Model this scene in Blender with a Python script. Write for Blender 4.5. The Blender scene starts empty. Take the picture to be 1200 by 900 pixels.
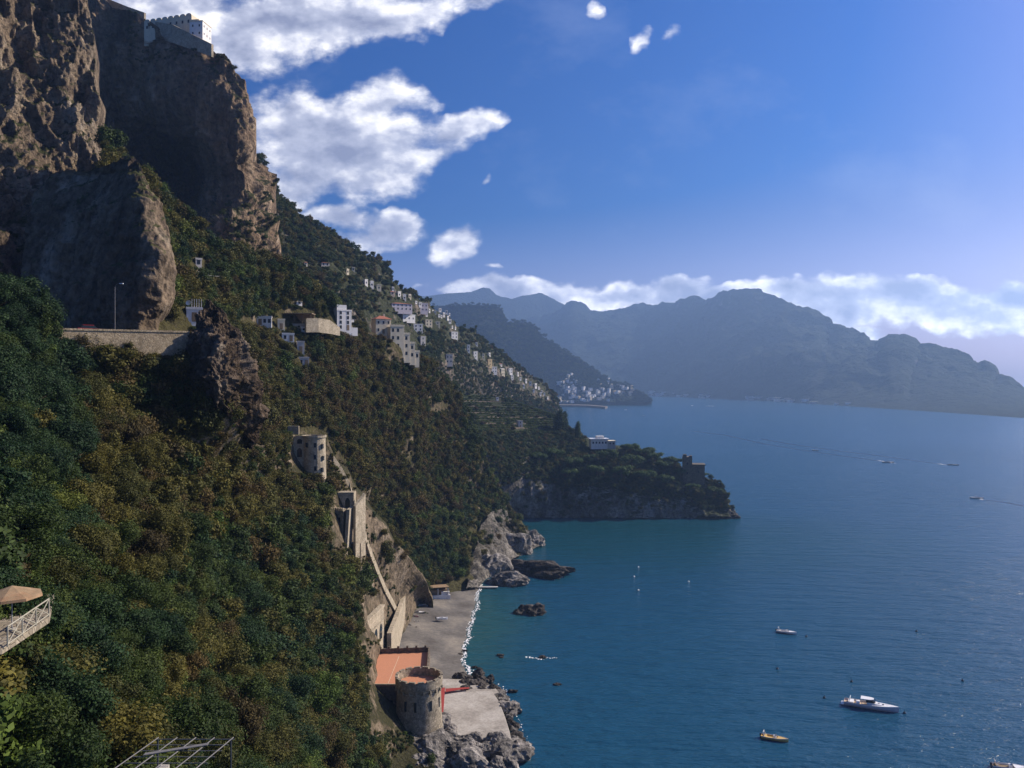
import bpy, math, random
import numpy as np
from mathutils import Vector, Matrix
random.seed(7); rng = np.random.default_rng(7)
R = math.radians
S = bpy.context.scene
COL = S.collection
# ------------------------------------------------------------------ camera, light, sky
F, CX, HY, H = 970.0, 600.0, 442.0, 100.0
cd = bpy.data.cameras.new('camera'); cam = bpy.data.objects.new('camera', cd); COL.objects.link(cam)
cam.location = (0, 0, H); cam.rotation_euler = (R(90), 0, 0)
cd.sensor_fit = 'HORIZONTAL'; cd.sensor_width = 36; cd.lens = 36*F/1200
cd.shift_y = (HY-450)/1200; cd.clip_start = 0.5; cd.clip_end = 60000
S.camera = cam
SUN_AZ, SUN_EL = 67, 34
sdir = Vector((math.sin(R(SUN_AZ))*math.cos(R(SUN_EL)), math.cos(R(SUN_AZ))*math.cos(R(SUN_EL)), math.sin(R(SUN_EL))))
sl = bpy.data.lights.new('sun', 'SUN'); sun = bpy.data.objects.new('sun', sl); COL.objects.link(sun)
sl.energy = 5.0; sl.angle = R(0.5); sl.color = (1.0, 0.89, 0.74)
sun.rotation_euler = sdir.to_track_quat('Z', 'Y').to_euler()
S.view_settings.view_transform = 'Standard'; S.view_settings.look = 'None'
S.view_settings.gamma = 1; S.view_settings.use_curve_mapping = False
S.view_settings.exposure = 0.52

def N(nt, t, **kw):
    n = nt.nodes.new(t)
    for k, v in kw.items():
        if k.startswith('i_'):
            k2 = k[2:]; k2 = int(k2) if k2.isdigit() else k2.replace('_', ' ')
            n.inputs[k2].default_value = v
        else: setattr(n, k, v)
    return n
def math_(nt, op, a, b=None, clamp=False, c=None):
    n = nt.nodes.new('ShaderNodeMath'); n.operation = op; n.use_clamp = clamp
    for i, x in enumerate((a, b, c)):
        if x is None: continue
        if isinstance(x, (int, float)): n.inputs[i].default_value = x
        else: nt.links.new(x, n.inputs[i])
    return n.outputs[0]
def ramp(nt, fac, pts):
    r = nt.nodes.new('ShaderNodeValToRGB'); e = r.color_ramp.elements
    while len(e) < len(pts): e.new(0.5)
    for k, (p, c) in enumerate(pts):
        e[k].position = p; e[k].color = (*c, 1) if len(c) == 3 else c
    nt.links.new(fac, r.inputs[0]); return r.outputs[0]
def mixc(nt, f, a, b, mode='MIX'):
    n = nt.nodes.new('ShaderNodeMix'); n.data_type = 'RGBA'; n.blend_type = mode
    for s, x in ((0, f), (6, a), (7, b)):
        if isinstance(x, (int, float)): n.inputs[s].default_value = x
        elif isinstance(x, tuple): n.inputs[s].default_value = (*x, 1)
        else: nt.links.new(x, n.inputs[s])
    return n.outputs[2]

W = bpy.data.worlds.new('World'); S.world = W; W.use_nodes = True
nt = W.node_tree; nt.nodes.clear(); L = nt.links.new
out = N(nt, 'ShaderNodeOutputWorld'); bg = N(nt, 'ShaderNodeBackground'); L(bg.outputs[0], out.inputs[0])
sky = N(nt, 'ShaderNodeTexSky', sky_type='NISHITA', sun_disc=False, sun_elevation=R(SUN_EL), sun_rotation=R(SUN_AZ),
        altitude=100, air_density=1.0, dust_density=2.6, ozone_density=5.0)
SKYK = 0.072
bg.inputs[1].default_value = SKYK
hs = N(nt, 'ShaderNodeHueSaturation', i_Saturation=1.75, i_Value=0.82); L(sky.outputs[0], hs.inputs['Color'])
skytint = mixc(nt, 1.0, hs.outputs[0], (1.02, 0.80, 1.18), 'MULTIPLY')
tc = N(nt, 'ShaderNodeTexCoord'); sx = N(nt, 'ShaderNodeSeparateXYZ'); L(tc.outputs['Generated'], sx.inputs[0])
yy = math_(nt, 'MAXIMUM', sx.outputs[1], 0.12)
u = math_(nt, 'DIVIDE', sx.outputs[0], yy); v = math_(nt, 'DIVIDE', sx.outputs[2], yy)
es = N(nt, 'ShaderNodeMapRange', interpolation_type='SMOOTHSTEP'); L(sx.outputs[2], es.inputs[0]); es.inputs[1].default_value = -.02; es.inputs[2].default_value = .26; es.inputs[3].default_value = .85; es.inputs[4].default_value = 1.95
L(es.outputs[0], hs.inputs['Saturation'])
cv = N(nt, 'ShaderNodeCombineXYZ'); L(u, cv.inputs[0]); L(v, cv.inputs[1])
P2 = cv.outputs[0]
# domain warp
wn = N(nt, 'ShaderNodeTexNoise', i_Scale=9.0, i_Detail=4.0, i_Roughness=0.6); L(P2, wn.inputs['Vector'])
wv = N(nt, 'ShaderNodeVectorMath', operation='SUBTRACT'); L(wn.outputs['Color'], wv.inputs[0]); wv.inputs[1].default_value = (.5, .5, .5)
ws = N(nt, 'ShaderNodeVectorMath', operation='SCALE'); L(wv.outputs[0], ws.inputs[0]); ws.inputs['Scale'].default_value = 0.085
wa = N(nt, 'ShaderNodeVectorMath', operation='ADD'); L(P2, wa.inputs[0]); L(ws.outputs[0], wa.inputs[1])
# each cloud: direction on the sky, half sizes, tilt, strength
CL = [(330, 28, 175, 42, 8, 1.15), (480, 14, 110, 26, 12, .8), (560, 6, 60, 18, 10, .7), (290, 60, 60, 40, 0, .8),
      (400, 165, 115, 62, -5, 1.15), (455, 110, 60, 30, 0, .9), (350, 140, 60, 50, 0, .9), (545, 145, 55, 26, 30, .85), (500, 180, 70, 22, 15, .7),
      (340, 220, 55, 40, 10, .9), (395, 258, 45, 22, 0, .85), (455, 275, 42, 26, 20, .85), (420, 290, 60, 22, 0, .7),
      (528, 290, 40, 24, 30, .95), (757, 40, 13, 20, -25, .66), (790, 42, 20, 14, 40, .42), (696, 17, 18, 14, 30, .5), (568, 222, 12, 9, 0, .5),
      (575, 320, 16, 6, 0, .5), (600, 345, 80, 14, 0, 1.15), (655, 352, 70, 13, 0, 1.05), (730, 352, 55, 15, 0, 1.15), (790, 346, 42, 22, 15, 1.25), (850, 350, 60, 15, 0, 1.15),
      (930, 350, 80, 20, 0, 1.3), (1010, 352, 85, 26, 0, 1.35), (1110, 362, 125, 28, -3, 1.4), (1200, 352, 70, 18, 0, 1.15), (1000, 385, 70, 16, -20, .7),
      (1020, 404, 40, 7, -5, .6), (490, 343, 14, 6, 0, .6), (1300, 350, 120, 22, 0, .9),
      (200, 10, 120, 40, 0, .9), (-60, 60, 160, 70, 0, .9), (-300, 200, 200, 80, 0, .9)]
def blobs(vec):
    acc = None
    for (px, py, a, b, t, s) in CL:
        m = N(nt, 'ShaderNodeMapping', vector_type='TEXTURE')
        m.inputs['Location'].default_value = ((px-CX)/F, (HY-py)/F, 0)
        m.inputs['Rotation'].default_value = (0, 0, R(t)); m.inputs['Scale'].default_value = (a*1.42/F, b*1.42/F, 1)
        L(vec, m.inputs['Vector'])
        d = N(nt, 'ShaderNodeVectorMath', operation='LENGTH'); L(m.outputs[0], d.inputs[0])
        e = math_(nt, 'MULTIPLY', math_(nt, 'SUBTRACT', 1.0, d.outputs['Value'], clamp=True), s)
        acc = e if acc is None else math_(nt, 'SMOOTH_MAX', acc, e, c=0.12)
    return acc
mask = blobs(wa.outputs[0])
def fn(vec, scale, det, ro):
    n = N(nt, 'ShaderNodeTexNoise', i_Scale=scale, i_Detail=det, i_Roughness=ro); L(vec, n.inputs['Vector']); return n.outputs['Fac']
mp = N(nt, 'ShaderNodeMapping'); mp.inputs['Scale'].default_value = (1, 1.5, 1); L(P2, mp.inputs['Vector'])
off = N(nt, 'ShaderNodeVectorMath', operation='ADD'); L(mp.outputs[0], off.inputs[0]); off.inputs[1].default_value = (0.014, 0.020, 0)
n1 = fn(mp.outputs[0], 8.5, 7, .62); n2 = fn(off.outputs[0], 8.5, 4, .56)
dens = math_(nt, 'ADD', mask, math_(nt, 'MULTIPLY', math_(nt, 'SUBTRACT', n1, 0.5), 1.25))
dens = math_(nt, 'MULTIPLY', dens, math_(nt, 'MULTIPLY', mask, 5.0, clamp=True))
alpha = N(nt, 'ShaderNodeMapRange', interpolation_type='SMOOTHSTEP'); L(dens, alpha.inputs[0]); alpha.inputs[1].default_value = 0.20; alpha.inputs[2].default_value = 0.58
# light side / grey belly
lit = math_(nt, 'ADD', 0.62, math_(nt, 'MULTIPLY', math_(nt, 'SUBTRACT', n1, n2), 2.6))
thick = N(nt, 'ShaderNodeMapRange'); L(math_(nt, 'ADD', mask, math_(nt, 'MULTIPLY', math_(nt, 'SUBTRACT', n2, .5), 1.2)), thick.inputs[0]); thick.inputs[1].default_value = .45; thick.inputs[2].default_value = 1.1
lit2 = math_(nt, 'SUBTRACT', lit, math_(nt, 'MULTIPLY', thick.outputs[0], 0.42), clamp=True)
ccol = ramp(nt, lit2, [(0.0, (3.4, 3.7, 5.2)), (0.45, (6.6, 6.9, 8.4)), (1.0, (17, 16.5, 16))])
amask = math_(nt, 'MULTIPLY', math_(nt, 'MULTIPLY', alpha.outputs[0], 0.93), math_(nt, 'GREATER_THAN', sx.outputs[1], 0.125))
# thin veil
veil = math_(nt, 'MULTIPLY', math_(nt, 'SUBTRACT', fn(mp.outputs[0], 2.2, 6, .62), .52, clamp=True), 0.9, clamp=True)
c1 = mixc(nt, veil, skytint, (7.5, 8.2, 10.5))
hb = N(nt, 'ShaderNodeMapRange', interpolation_type='SMOOTHSTEP'); L(sx.outputs[2], hb.inputs[0]); hb.inputs[1].default_value = .0; hb.inputs[2].default_value = .20; hb.inputs[3].default_value = 1.9; hb.inputs[4].default_value = 1.0
fin0 = mixc(nt, amask, c1, ccol)
fv = N(nt, 'ShaderNodeVectorMath', operation='SCALE'); L(fin0, fv.inputs[0]); L(hb.outputs[0], fv.inputs['Scale']); fin = fv.outputs[0]
L(fin, bg.inputs[0])

# ------------------------------------------------------------------ helpers
def tag(o, label=None, cat=None, group=None, kind=None):
    if label: o['label'] = label
    if cat: o['category'] = cat
    if group: o['group'] = group
    if kind: o['kind'] = kind
    return o
def Pz(px, py, Y): return Vector(((px-CX)/F*Y, Y, H-(py-HY)/F*Y))
def Pg(px, py, z=0.0):                     # point of the picture lying at height z
    Y = (H-z)*F/(py-HY); return Vector(((px-CX)/F*Y, Y, z))
def empty(name, loc, rz=0, label=None, cat=None, group=None):
    o = bpy.data.objects.new(name, None); COL.objects.link(o); o.location = loc; o.rotation_euler = (0, 0, rz)
    o.empty_display_size = 0.5; tag(o, label, cat, group); return o
def npmesh(name, V, Fq, mat, parent=None, smooth=False, link=True):
    me = bpy.data.meshes.new(name); V = np.asarray(V, np.float32); Fq = np.asarray(Fq, np.int32); k = Fq.shape[1]
    me.vertices.add(len(V)); me.vertices.foreach_set('co', V.ravel())
    me.loops.add(Fq.size); me.loops.foreach_set('vertex_index', Fq.ravel())
    me.polygons.add(len(Fq)); me.polygons.foreach_set('loop_start', np.arange(0, Fq.size, k, dtype=np.int32))
    me.polygons.foreach_set('loop_total', np.full(len(Fq), k, np.int32))
    if smooth: me.polygons.foreach_set('use_smooth', np.ones(len(Fq), bool))
    me.update(calc_edges=True)
    for m in (mat if isinstance(mat, (list, tuple)) else [mat]): me.materials.append(m)
    o = bpy.data.objects.new(name, me)
    if link: COL.objects.link(o)
    if parent: o.parent = parent
    return o
class MB:
    def __init__(s): s.V = []; s.F = []; s.M = []; s.m = 0
    def add(s, V, Fs, m=None):
        b = len(s.V); s.V += [tuple(v) for v in V]; s.F += [tuple(b+i for i in f) for f in Fs]; s.M += [s.m if m is None else m]*len(Fs); return s
    def box(s, x0, x1, y0, y1, z0, z1, m=None):
        return s.add([(x, y, z) for z in (z0, z1) for y in (y0, y1) for x in (x0, x1)],
                     [(0, 2, 3, 1), (4, 5, 7, 6), (0, 1, 5, 4), (1, 3, 7, 5), (3, 2, 6, 7), (2, 0, 4, 6)], m)
    def tube(s, pts, rad, n=6, cap=True, m=None):
        pts = [Vector(p) for p in pts]
        if not isinstance(rad, (list, tuple)): rad = [rad]*len(pts)
        V = []; up = Vector((0, 0, 1))
        for i, p in enumerate(pts):
            d = (pts[min(i+1, len(pts)-1)]-pts[max(i-1, 0)]).normalized()
            a = d.cross(up if abs(d.z) < .95 else Vector((1, 0, 0))).normalized(); b = a.cross(d)
            for k in range(n):
                t = 2*math.pi*k/n; V.append(p+(a*math.cos(t)+b*math.sin(t))*rad[i])
        Fs = [(i*n+k, i*n+(k+1) % n, (i+1)*n+(k+1) % n, (i+1)*n+k) for i in range(len(pts)-1) for k in range(n)]
        if cap: Fs += [tuple(reversed(range(n))), tuple((len(pts)-1)*n+k for k in range(n))]
        return s.add(V, Fs, m)
    def lathe(s, prof, n=32, c=(0, 0), m=None, a0=0, a1=2*math.pi):
        V = []; full = abs(a1-a0-2*math.pi) < 1e-4; k_ = n if full else n+1
        for (r, z) in prof:
            for k in range(k_):
                t = a0+(a1-a0)*k/n; V.append((c[0]+r*math.cos(t), c[1]+r*math.sin(t), z))
        Fs = []
        for i in range(len(prof)-1):
            for k in range(n):
                k2 = (k+1) % k_
                Fs.append((i*k_+k, i*k_+k2, (i+1)*k_+k2, (i+1)*k_+k))
        return s.add(V, Fs, m)
    def prism(s, poly, z0, z1, m=None):
        n = len(poly); z0f = z0 if callable(z0) else (lambda x, y: z0); z1f = z1 if callable(z1) else (lambda x, y: z1)
        V = [(x, y, z0f(x, y)) for x, y in poly]+[(x, y, z1f(x, y)) for x, y in poly]
        Fs = [tuple(reversed(range(n))), tuple(range(n, 2*n))]+[(i, (i+1) % n, n+(i+1) % n, n+i) for i in range(n)]
        return s.add(V, Fs, m)
    def build(s, name, mats, parent=None, smooth=False, bevel=0):
        me = bpy.data.meshes.new(name); me.from_pydata(s.V, [], s.F)
        if not isinstance(mats, (list, tuple)): mats = [mats]
        for m in mats: me.materials.append(m)
        me.polygons.foreach_set('material_index', s.M)
        if smooth: me.polygons.foreach_set('use_smooth', [True]*len(s.F))
        me.update(); o = bpy.data.objects.new(name, me); COL.objects.link(o)
        if parent: o.parent = parent
        if bevel:
            b = o.modifiers.new('b', 'BEVEL'); b.width = bevel; b.segments = 2; b.limit_method = 'ANGLE'
        return o
def copy_tree(o, parent=None):
    c = o.copy(); COL.objects.link(c)
    if parent: c.parent = parent
    for ch in list(o.children): copy_tree(ch, c)
    return c

# ------------------------------------------------------------------ numpy noise
def _h(ix, iy, iz):
    n = (ix.astype(np.int64)*374761393+iy.astype(np.int64)*668265263+iz.astype(np.int64)*2147483647) & 0xffffffff
    n = ((n ^ (n >> 13))*1274126177) & 0xffffffff
    n = ((n ^ (n >> 16))*2246822519) & 0xffffffff
    return ((n ^ (n >> 15)) & 0xffff)/32767.5-1.0
def vn(P):
    i = np.floor(P).astype(np.int64); f = P-i; f = f*f*f*(f*(f*6-15)+10)
    r = 0
    for dx in (0, 1):
        wx = f[..., 0] if dx else 1-f[..., 0]
        for dy in (0, 1):
            wy = f[..., 1] if dy else 1-f[..., 1]
            for dz in (0, 1):
                wz = f[..., 2] if dz else 1-f[..., 2]
                r = r+wx*wy*wz*_h(i[..., 0]+dx, i[..., 1]+dy, i[..., 2]+dz)
    return r
def fbm(P, o=5, g=.5, l=2.03):
    a = 1; s = 0; t = 0
    for k in range(o): s = s+a*vn(P+17.3*k); t += a; a *= g; P = P*l
    return s/t
def ridged(P, o=5, g=.5, l=2.07):
    a = 1; s = 0; t = 0
    for k in range(o): s = s+a*(1-2*np.abs(vn(P+9.1*k))); t += a; a *= g; P = P*l
    return s/t

# ------------------------------------------------------------------ materials
def new_mat(name):
    m = bpy.data.materials.new(name); m.use_nodes = True; nt = m.node_tree
    b = nt.nodes['Principled BSDF']; b.inputs['Roughness'].default_value = 0.85
    b.inputs['Specular IOR Level'].default_value = 0.25
    return m, nt, b
def wpos(nt, sc=(1, 1, 1)):
    g = N(nt, 'ShaderNodeNewGeometry'); m = N(nt, 'ShaderNodeMapping'); m.inputs['Scale'].default_value = sc
    nt.links.new(g.outputs['Position'], m.inputs['Vector']); return m.outputs[0]
def noise(nt, vec, scale, det=5, ro=.6, out='Fac'):
    n = N(nt, 'ShaderNodeTexNoise', i_Scale=scale, i_Detail=det, i_Roughness=ro)
    nt.links.new(vec, n.inputs['Vector']); return n.outputs[out]
def bump(nt, b, h, dist, strength=1.0):
    n = N(nt, 'ShaderNodeBump', i_Strength=strength, i_Distance=dist)
    nt.links.new(h, n.inputs['Height']); nt.links.new(n.outputs[0], b.inputs['Normal']); return n
def plain(name, col, var=0.12, rough=.8, scale=1.5, bumpd=0.0, metal=0.0, stain=None):
    m, nt, b = new_mat(name); tcn = N(nt, 'ShaderNodeTexCoord'); p = tcn.outputs['Object']
    n = noise(nt, p, scale, 6, .65)
    lo = tuple(c*(1-var) for c in col); hi = tuple(min(1, c*(1+var)) for c in col)
    c = ramp(nt, n, [(.3, lo), (.7, hi)])
    if stain:
        mm = N(nt, 'ShaderNodeMapping'); mm.inputs['Scale'].default_value = (1, 1, .25); nt.links.new(p, mm.inputs['Vector'])
        s = ramp(nt, noise(nt, mm.outputs[0], scale*.7, 6, .7), [(.5, (0, 0, 0)), (.72, (1, 1, 1))])
        c = mixc(nt, math_(nt, 'MULTIPLY', s, .6), c, stain)
    nt.links.new(c, b.inputs['Base Color']); b.inputs['Roughness'].default_value = rough; b.inputs['Metallic'].default_value = metal
    if bumpd: bump(nt, b, noise(nt, p, scale*5, 6, .7), bumpd)
    return m
def rock_nodes(nt, cols, sc=1.0, vert=.45):
    p = wpos(nt, (sc, sc, sc*vert))
    a = noise(nt, p, .055, 6, .64); b2 = noise(nt, wpos(nt, (sc, sc, sc)), .25, 6, .68)
    c = ramp(nt, a, [(.30, cols[0]), (.46, cols[1]), (.56, cols[2]), (.72, cols[3])])
    k = ramp(nt, b2, [(.35, (.38, .38, .38)), (.6, (1.15, 1.12, 1.08))])
    c = mixc(nt, 1.0, c, k, 'MULTIPLY')
    h = math_(nt, 'ADD', math_(nt, 'MULTIPLY', a, 1.6), b2)
    return c, h
def rock_mat(name, cols, sc=1.0, bd=2.0, vert=.45, veg=None, vegamt=.5):
    m, nt, b = new_mat(name); c, h = rock_nodes(nt, cols, sc, vert)
    if veg:
        g = N(nt, 'ShaderNodeNewGeometry'); s = N(nt, 'ShaderNodeSeparateXYZ'); nt.links.new(g.outputs['Normal'], s.inputs[0])
        f = math_(nt, 'ADD', s.outputs[2], math_(nt, 'MULTIPLY', math_(nt, 'SUBTRACT', noise(nt, wpos(nt), .12*sc, 7, .65), .5), 1.6))
        mr = N(nt, 'ShaderNodeMapRange'); nt.links.new(f, mr.inputs[0]); mr.inputs[1].default_value = 1-vegamt-.12; mr.inputs[2].default_value = 1-vegamt+.12
        vc = ramp(nt, noise(nt, wpos(nt), .5*sc, 7, .7), [(.3, tuple(x*.45 for x in veg)), (.5, veg), (.72, tuple(x*1.7 for x in veg))])
        c = mixc(nt, mr.outputs[0], c, vc)
    nt.links.new(c, b.inputs['Base Color']); b.inputs['Roughness'].default_value = .95; b.inputs['Specular IOR Level'].default_value = .12
    bump(nt, b, h, bd, 1.0); return m
TAN = [(.10, .085, .07), (.26, .205, .15), (.36, .29, .22), (.46, .40, .33)]
GREY = [(.09, .085, .08), (.22, .21, .19), (.33, .31, .28), (.48, .45, .41)]
M = {}
M['cliff'] = rock_mat('cliff_rock', [(.05, .043, .035), (.24, .185, .13), (.34, .27, .19), (.48, .42, .33)], 2.0, 3.5, .5, (.05, .055, .02), .42)
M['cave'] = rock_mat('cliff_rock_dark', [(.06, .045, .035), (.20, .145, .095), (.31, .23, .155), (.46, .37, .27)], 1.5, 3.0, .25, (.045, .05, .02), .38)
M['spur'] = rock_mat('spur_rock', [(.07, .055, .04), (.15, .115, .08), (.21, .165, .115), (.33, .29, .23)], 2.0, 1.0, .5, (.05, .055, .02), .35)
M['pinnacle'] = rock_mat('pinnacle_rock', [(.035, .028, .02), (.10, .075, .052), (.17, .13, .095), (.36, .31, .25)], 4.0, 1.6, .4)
M['slope'] = rock_mat('slope_ground', [(.06, .05, .035), (.15, .12, .08), (.22, .175, .12), (.32, .27, .21)], 3.0, 1.0, .6, (.042, .040, .018), .64)
M['slope2'] = rock_mat('mid_slope_ground', [(.05, .045, .03), (.11, .09, .055), (.17, .14, .095), (.34, .29, .23)], 1.5, 1.5, .5, (.055, .05, .020), .86)
M['prom'] = rock_mat('promontory_rock', [(.05, .045, .04), (.15, .14, .12), (.26, .245, .22), (.42, .40, .36)], 2.0, 2.0, .5, (.035, .042, .018), .48)
M['cape'] = rock_mat('cape_rock', [(.04, .037, .033), (.15, .14, .12), (.25, .235, .205), (.42, .39, .35)], 3.0, 2.0, .7)
M['far'] = rock_mat('ridge_ground', [(.05, .05, .04), (.13, .115, .09), (.21, .18, .15), (.38, .33, .29)], .8, 4.0, .5, (.04, .045, .02), .78)
M['head'] = rock_mat('headland_ground', [(.05, .05, .05), (.10, .10, .09), (.16, .15, .13), (.26, .24, .22)], .25, 14.0, .5, (.025, .035, .018), .62)
M['mount'] = rock_mat('mountain_ground', [(.03, .035, .035), (.06, .065, .065), (.10, .10, .10), (.17, .165, .16)], .12, 40.0, .6, (.020, .032, .022), .60)
M['shore'] = rock_mat('shore_rock', [(.05, .045, .04), (.20, .19, .175), (.33, .31, .285), (.50, .47, .43)], 4.0, 1.2, .8)
M['dark_shore'] = rock_mat('wet_rock', [(.02, .018, .016), (.055, .05, .045), (.10, .09, .08), (.20, .185, .165)], 5.0, 1.0, .8)
def ground_mat(name, cols, scale, bd, sc2=8):
    m, nt, b = new_mat(name); p = wpos(nt); a = noise(nt, p, scale, 8, .6); d = noise(nt, p, scale*sc2, 6, .7)
    c = ramp(nt, a, [(.32, cols[0]), (.5, cols[1]), (.68, cols[2])])
    c = mixc(nt, 1.0, c, ramp(nt, d, [(.3, (.7, .7, .7)), (.7, (1.2, 1.2, 1.2))]), 'MULTIPLY')
    nt.links.new(c, b.inputs['Base Color']); bump(nt, b, d, bd); b.inputs['Roughness'].default_value = .95; return m
M['talus'] = ground_mat('talus', [(.12, .10, .075), (.20, .175, .135), (.10, .11, .05)], .12, .5)
M['beach'] = ground_mat('beach_gravel', [(.075, .065, .055), (.14, .13, .115), (.24, .215, .175)], .06, .15, 12)
M['concrete'] = ground_mat('worn_concrete', [(.26, .235, .20), (.38, .35, .30), (.47, .44, .39)], .16, .06, 9)
M['road'] = ground_mat('asphalt', [(.045, .045, .045), (.06, .06, .06), (.075, .07, .068)], .3, .02)
M['white'] = plain('white_plaster', (.74, .72, .68), .06, .8, .6, .01, 0, (.50, .47, .42))
M['cream'] = plain('cream_plaster', (.66, .58, .42), .07, .8, .6, .01, 0, (.45, .38, .27))
M['yellow'] = plain('yellow_plaster', (.68, .50, .26), .07, .8, .6, .01, 0, (.5, .36, .2))
M['pink'] = plain('lilac_plaster', (.58, .52, .54), .06, .8, .6, .01)
M['grey'] = plain('grey_plaster', (.42, .40, .38), .1, .8, .6, .01)
M['terracotta'] = plain('terracotta_tiles', (.50, .225, .125), .10, .8, 2.5, .02)
M['redroof'] = plain('red_roof_tiles', (.34, .13, .085), .2, .85, 3, .05)
M['red'] = plain('red_paint', (.30, .045, .035), .15, .8, 2.0, .01)
M['carred'] = plain('car_paint', (.45, .03, .03), .02, .25, 2.0)
M['glass'] = plain('window_glass', (.02, .025, .03), .1, .12, 2.0)
M['dark'] = plain('dark_metal', (.05, .055, .06), .1, .5, 4)
M['greymetal'] = plain('grey_metal', (.30, .31, .31), .1, .5, 4)
M['pergmetal'] = plain('weathered_metal', (.16, .155, .15), .2, .6, 4)
M['wood'] = plain('weathered_wood', (.22, .16, .10), .25, .85, 5, .01)
M['railpaint'] = plain('weathered_paint', (.33, .31, .24), .15, .8, 6)
M['boatwhite'] = plain('boat_white', (.80, .80, .78), .03, .25, 1.0)
M['boatdark'] = plain('boat_dark', (.035, .045, .06), .1, .3, 1.0)
M['boatyel'] = plain('boat_yellow', (.62, .42, .14), .08, .4, 2.0)
M['boatdeck'] = plain('boat_deck', (.50, .38, .26), .1, .6, 3.0)
M['canvas'] = plain('canvas', (.27, .19, .11), .35, .9, 1.2, .01, 0, (.4, .2, .1))
M['bark'] = plain('bark', (.10, .075, .05), .3, .95, 3, .03)
M['foam'] = plain('sea_foam', (.82, .84, .85), .05, .7, 3)
M['rubber'] = plain('rubber', (.02, .02, .02), .1, .8, 3)
M['magenta'] = plain('magenta_flowers', (.45, .05, .22), .3, .8, 3)
def stone_mat(name, a, b_, scale, bd):
    m, nt, b = new_mat(name); tcn = N(nt, 'ShaderNodeTexCoord'); p = tcn.outputs['Object']
    vo = N(nt, 'ShaderNodeTexVoronoi', feature='F1', i_Scale=scale); nt.links.new(p, vo.inputs['Vector'])
    ve = N(nt, 'ShaderNodeTexVoronoi', feature='DISTANCE_TO_EDGE', i_Scale=scale); nt.links.new(p, ve.inputs['Vector'])
    sp = N(nt, 'ShaderNodeSeparateXYZ'); nt.links.new(vo.outputs['Color'], sp.inputs[0])
    c = mixc(nt, sp.outputs[0], a, b_)
    e = N(nt, 'ShaderNodeMapRange'); nt.links.new(ve.outputs['Distance'], e.inputs[0]); e.inputs[2].default_value = .1; e.inputs[3].default_value = .45
    c = mixc(nt, 1.0, c, ramp(nt, e.outputs[0], [(0, (.45, .45, .45)), (1, (1, 1, 1))]), 'MULTIPLY')
    c = mixc(nt, 1.0, c, ramp(nt, noise(nt, p, .35, 7, .7), [(.3, (.6, .6, .56)), (.65, (1.15, 1.12, 1.05))]), 'MULTIPLY')
    nt.links.new(c, b.inputs['Base Color']); bump(nt, b, e.outputs[0], bd); return m
M['stone'] = stone_mat('rubble_masonry', (.22, .19, .145), (.42, .37, .29), 1.9, .08)
M['stonel'] = stone_mat('pale_masonry', (.34, .29, .215), (.50, .44, .34), 2.6, .06)
M['stonew'] = stone_mat('road_wall_masonry', (.30, .24, .16), (.46, .38, .27), 2.4, .06)
M['stoned'] = stone_mat('dark_masonry', (.10, .085, .065), (.22, .18, .14), 1.8, .08)
def leaf_mat(name, c1, c2, c3, tr=.25):
    m, nt, b = new_mat(name); oi = N(nt, 'ShaderNodeObjectInfo'); g = N(nt, 'ShaderNodeNewGeometry')
    c = ramp(nt, oi.outputs['Random'], [(0, c1), (.5, c2), (1, c3)])
    n = noise(nt, wpos(nt), .7, 4, .6)
    c = mixc(nt, 1.0, c, ramp(nt, n, [(.3, (.55, .6, .6)), (.7, (1.5, 1.45, 1.2))]), 'MULTIPLY')
    c = mixc(nt, 1.0, c, ramp(nt, g.outputs['Random Per Island'], [(0, (.6, .62, .6)), (1, (1.45, 1.4, 1.3))]), 'MULTIPLY')
    nt.links.new(c, b.inputs['Base Color']); b.inputs['Roughness'].default_value = .7; b.inputs['Specular IOR Level'].default_value = .2
    t = N(nt, 'ShaderNodeBsdfTranslucent'); nt.links.new(c, t.inputs['Color'])
    mx = N(nt, 'ShaderNodeMixShader', i_0=tr); nt.links.new(b.outputs[0], mx.inputs[1]); nt.links.new(t.outputs[0], mx.inputs[2])
    nt.links.new(mx.outputs[0], nt.nodes['Material Output'].inputs[0]); return m
M['leafG'] = leaf_mat('leaves_green', (.023, .043, .011), (.034, .057, .013), (.052, .074, .016))
M['leafO'] = leaf_mat('leaves_olive', (.050, .056, .015), (.074, .073, .018), (.105, .095, .022))
M['leafB'] = leaf_mat('leaves_rust', (.055, .044, .018), (.074, .056, .020), (.098, .070, .024))
M['leafD'] = leaf_mat('leaves_bluegreen', (.013, .034, .014), (.019, .044, .017), (.028, .057, .020))
M['leafP'] = leaf_mat('pine_needles', (.045, .08, .025), (.055, .095, .03), (.065, .11, .034))
M['leafL'] = leaf_mat('leaves_bright', (.045, .08, .016), (.07, .11, .02), (.10, .12, .025))

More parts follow.
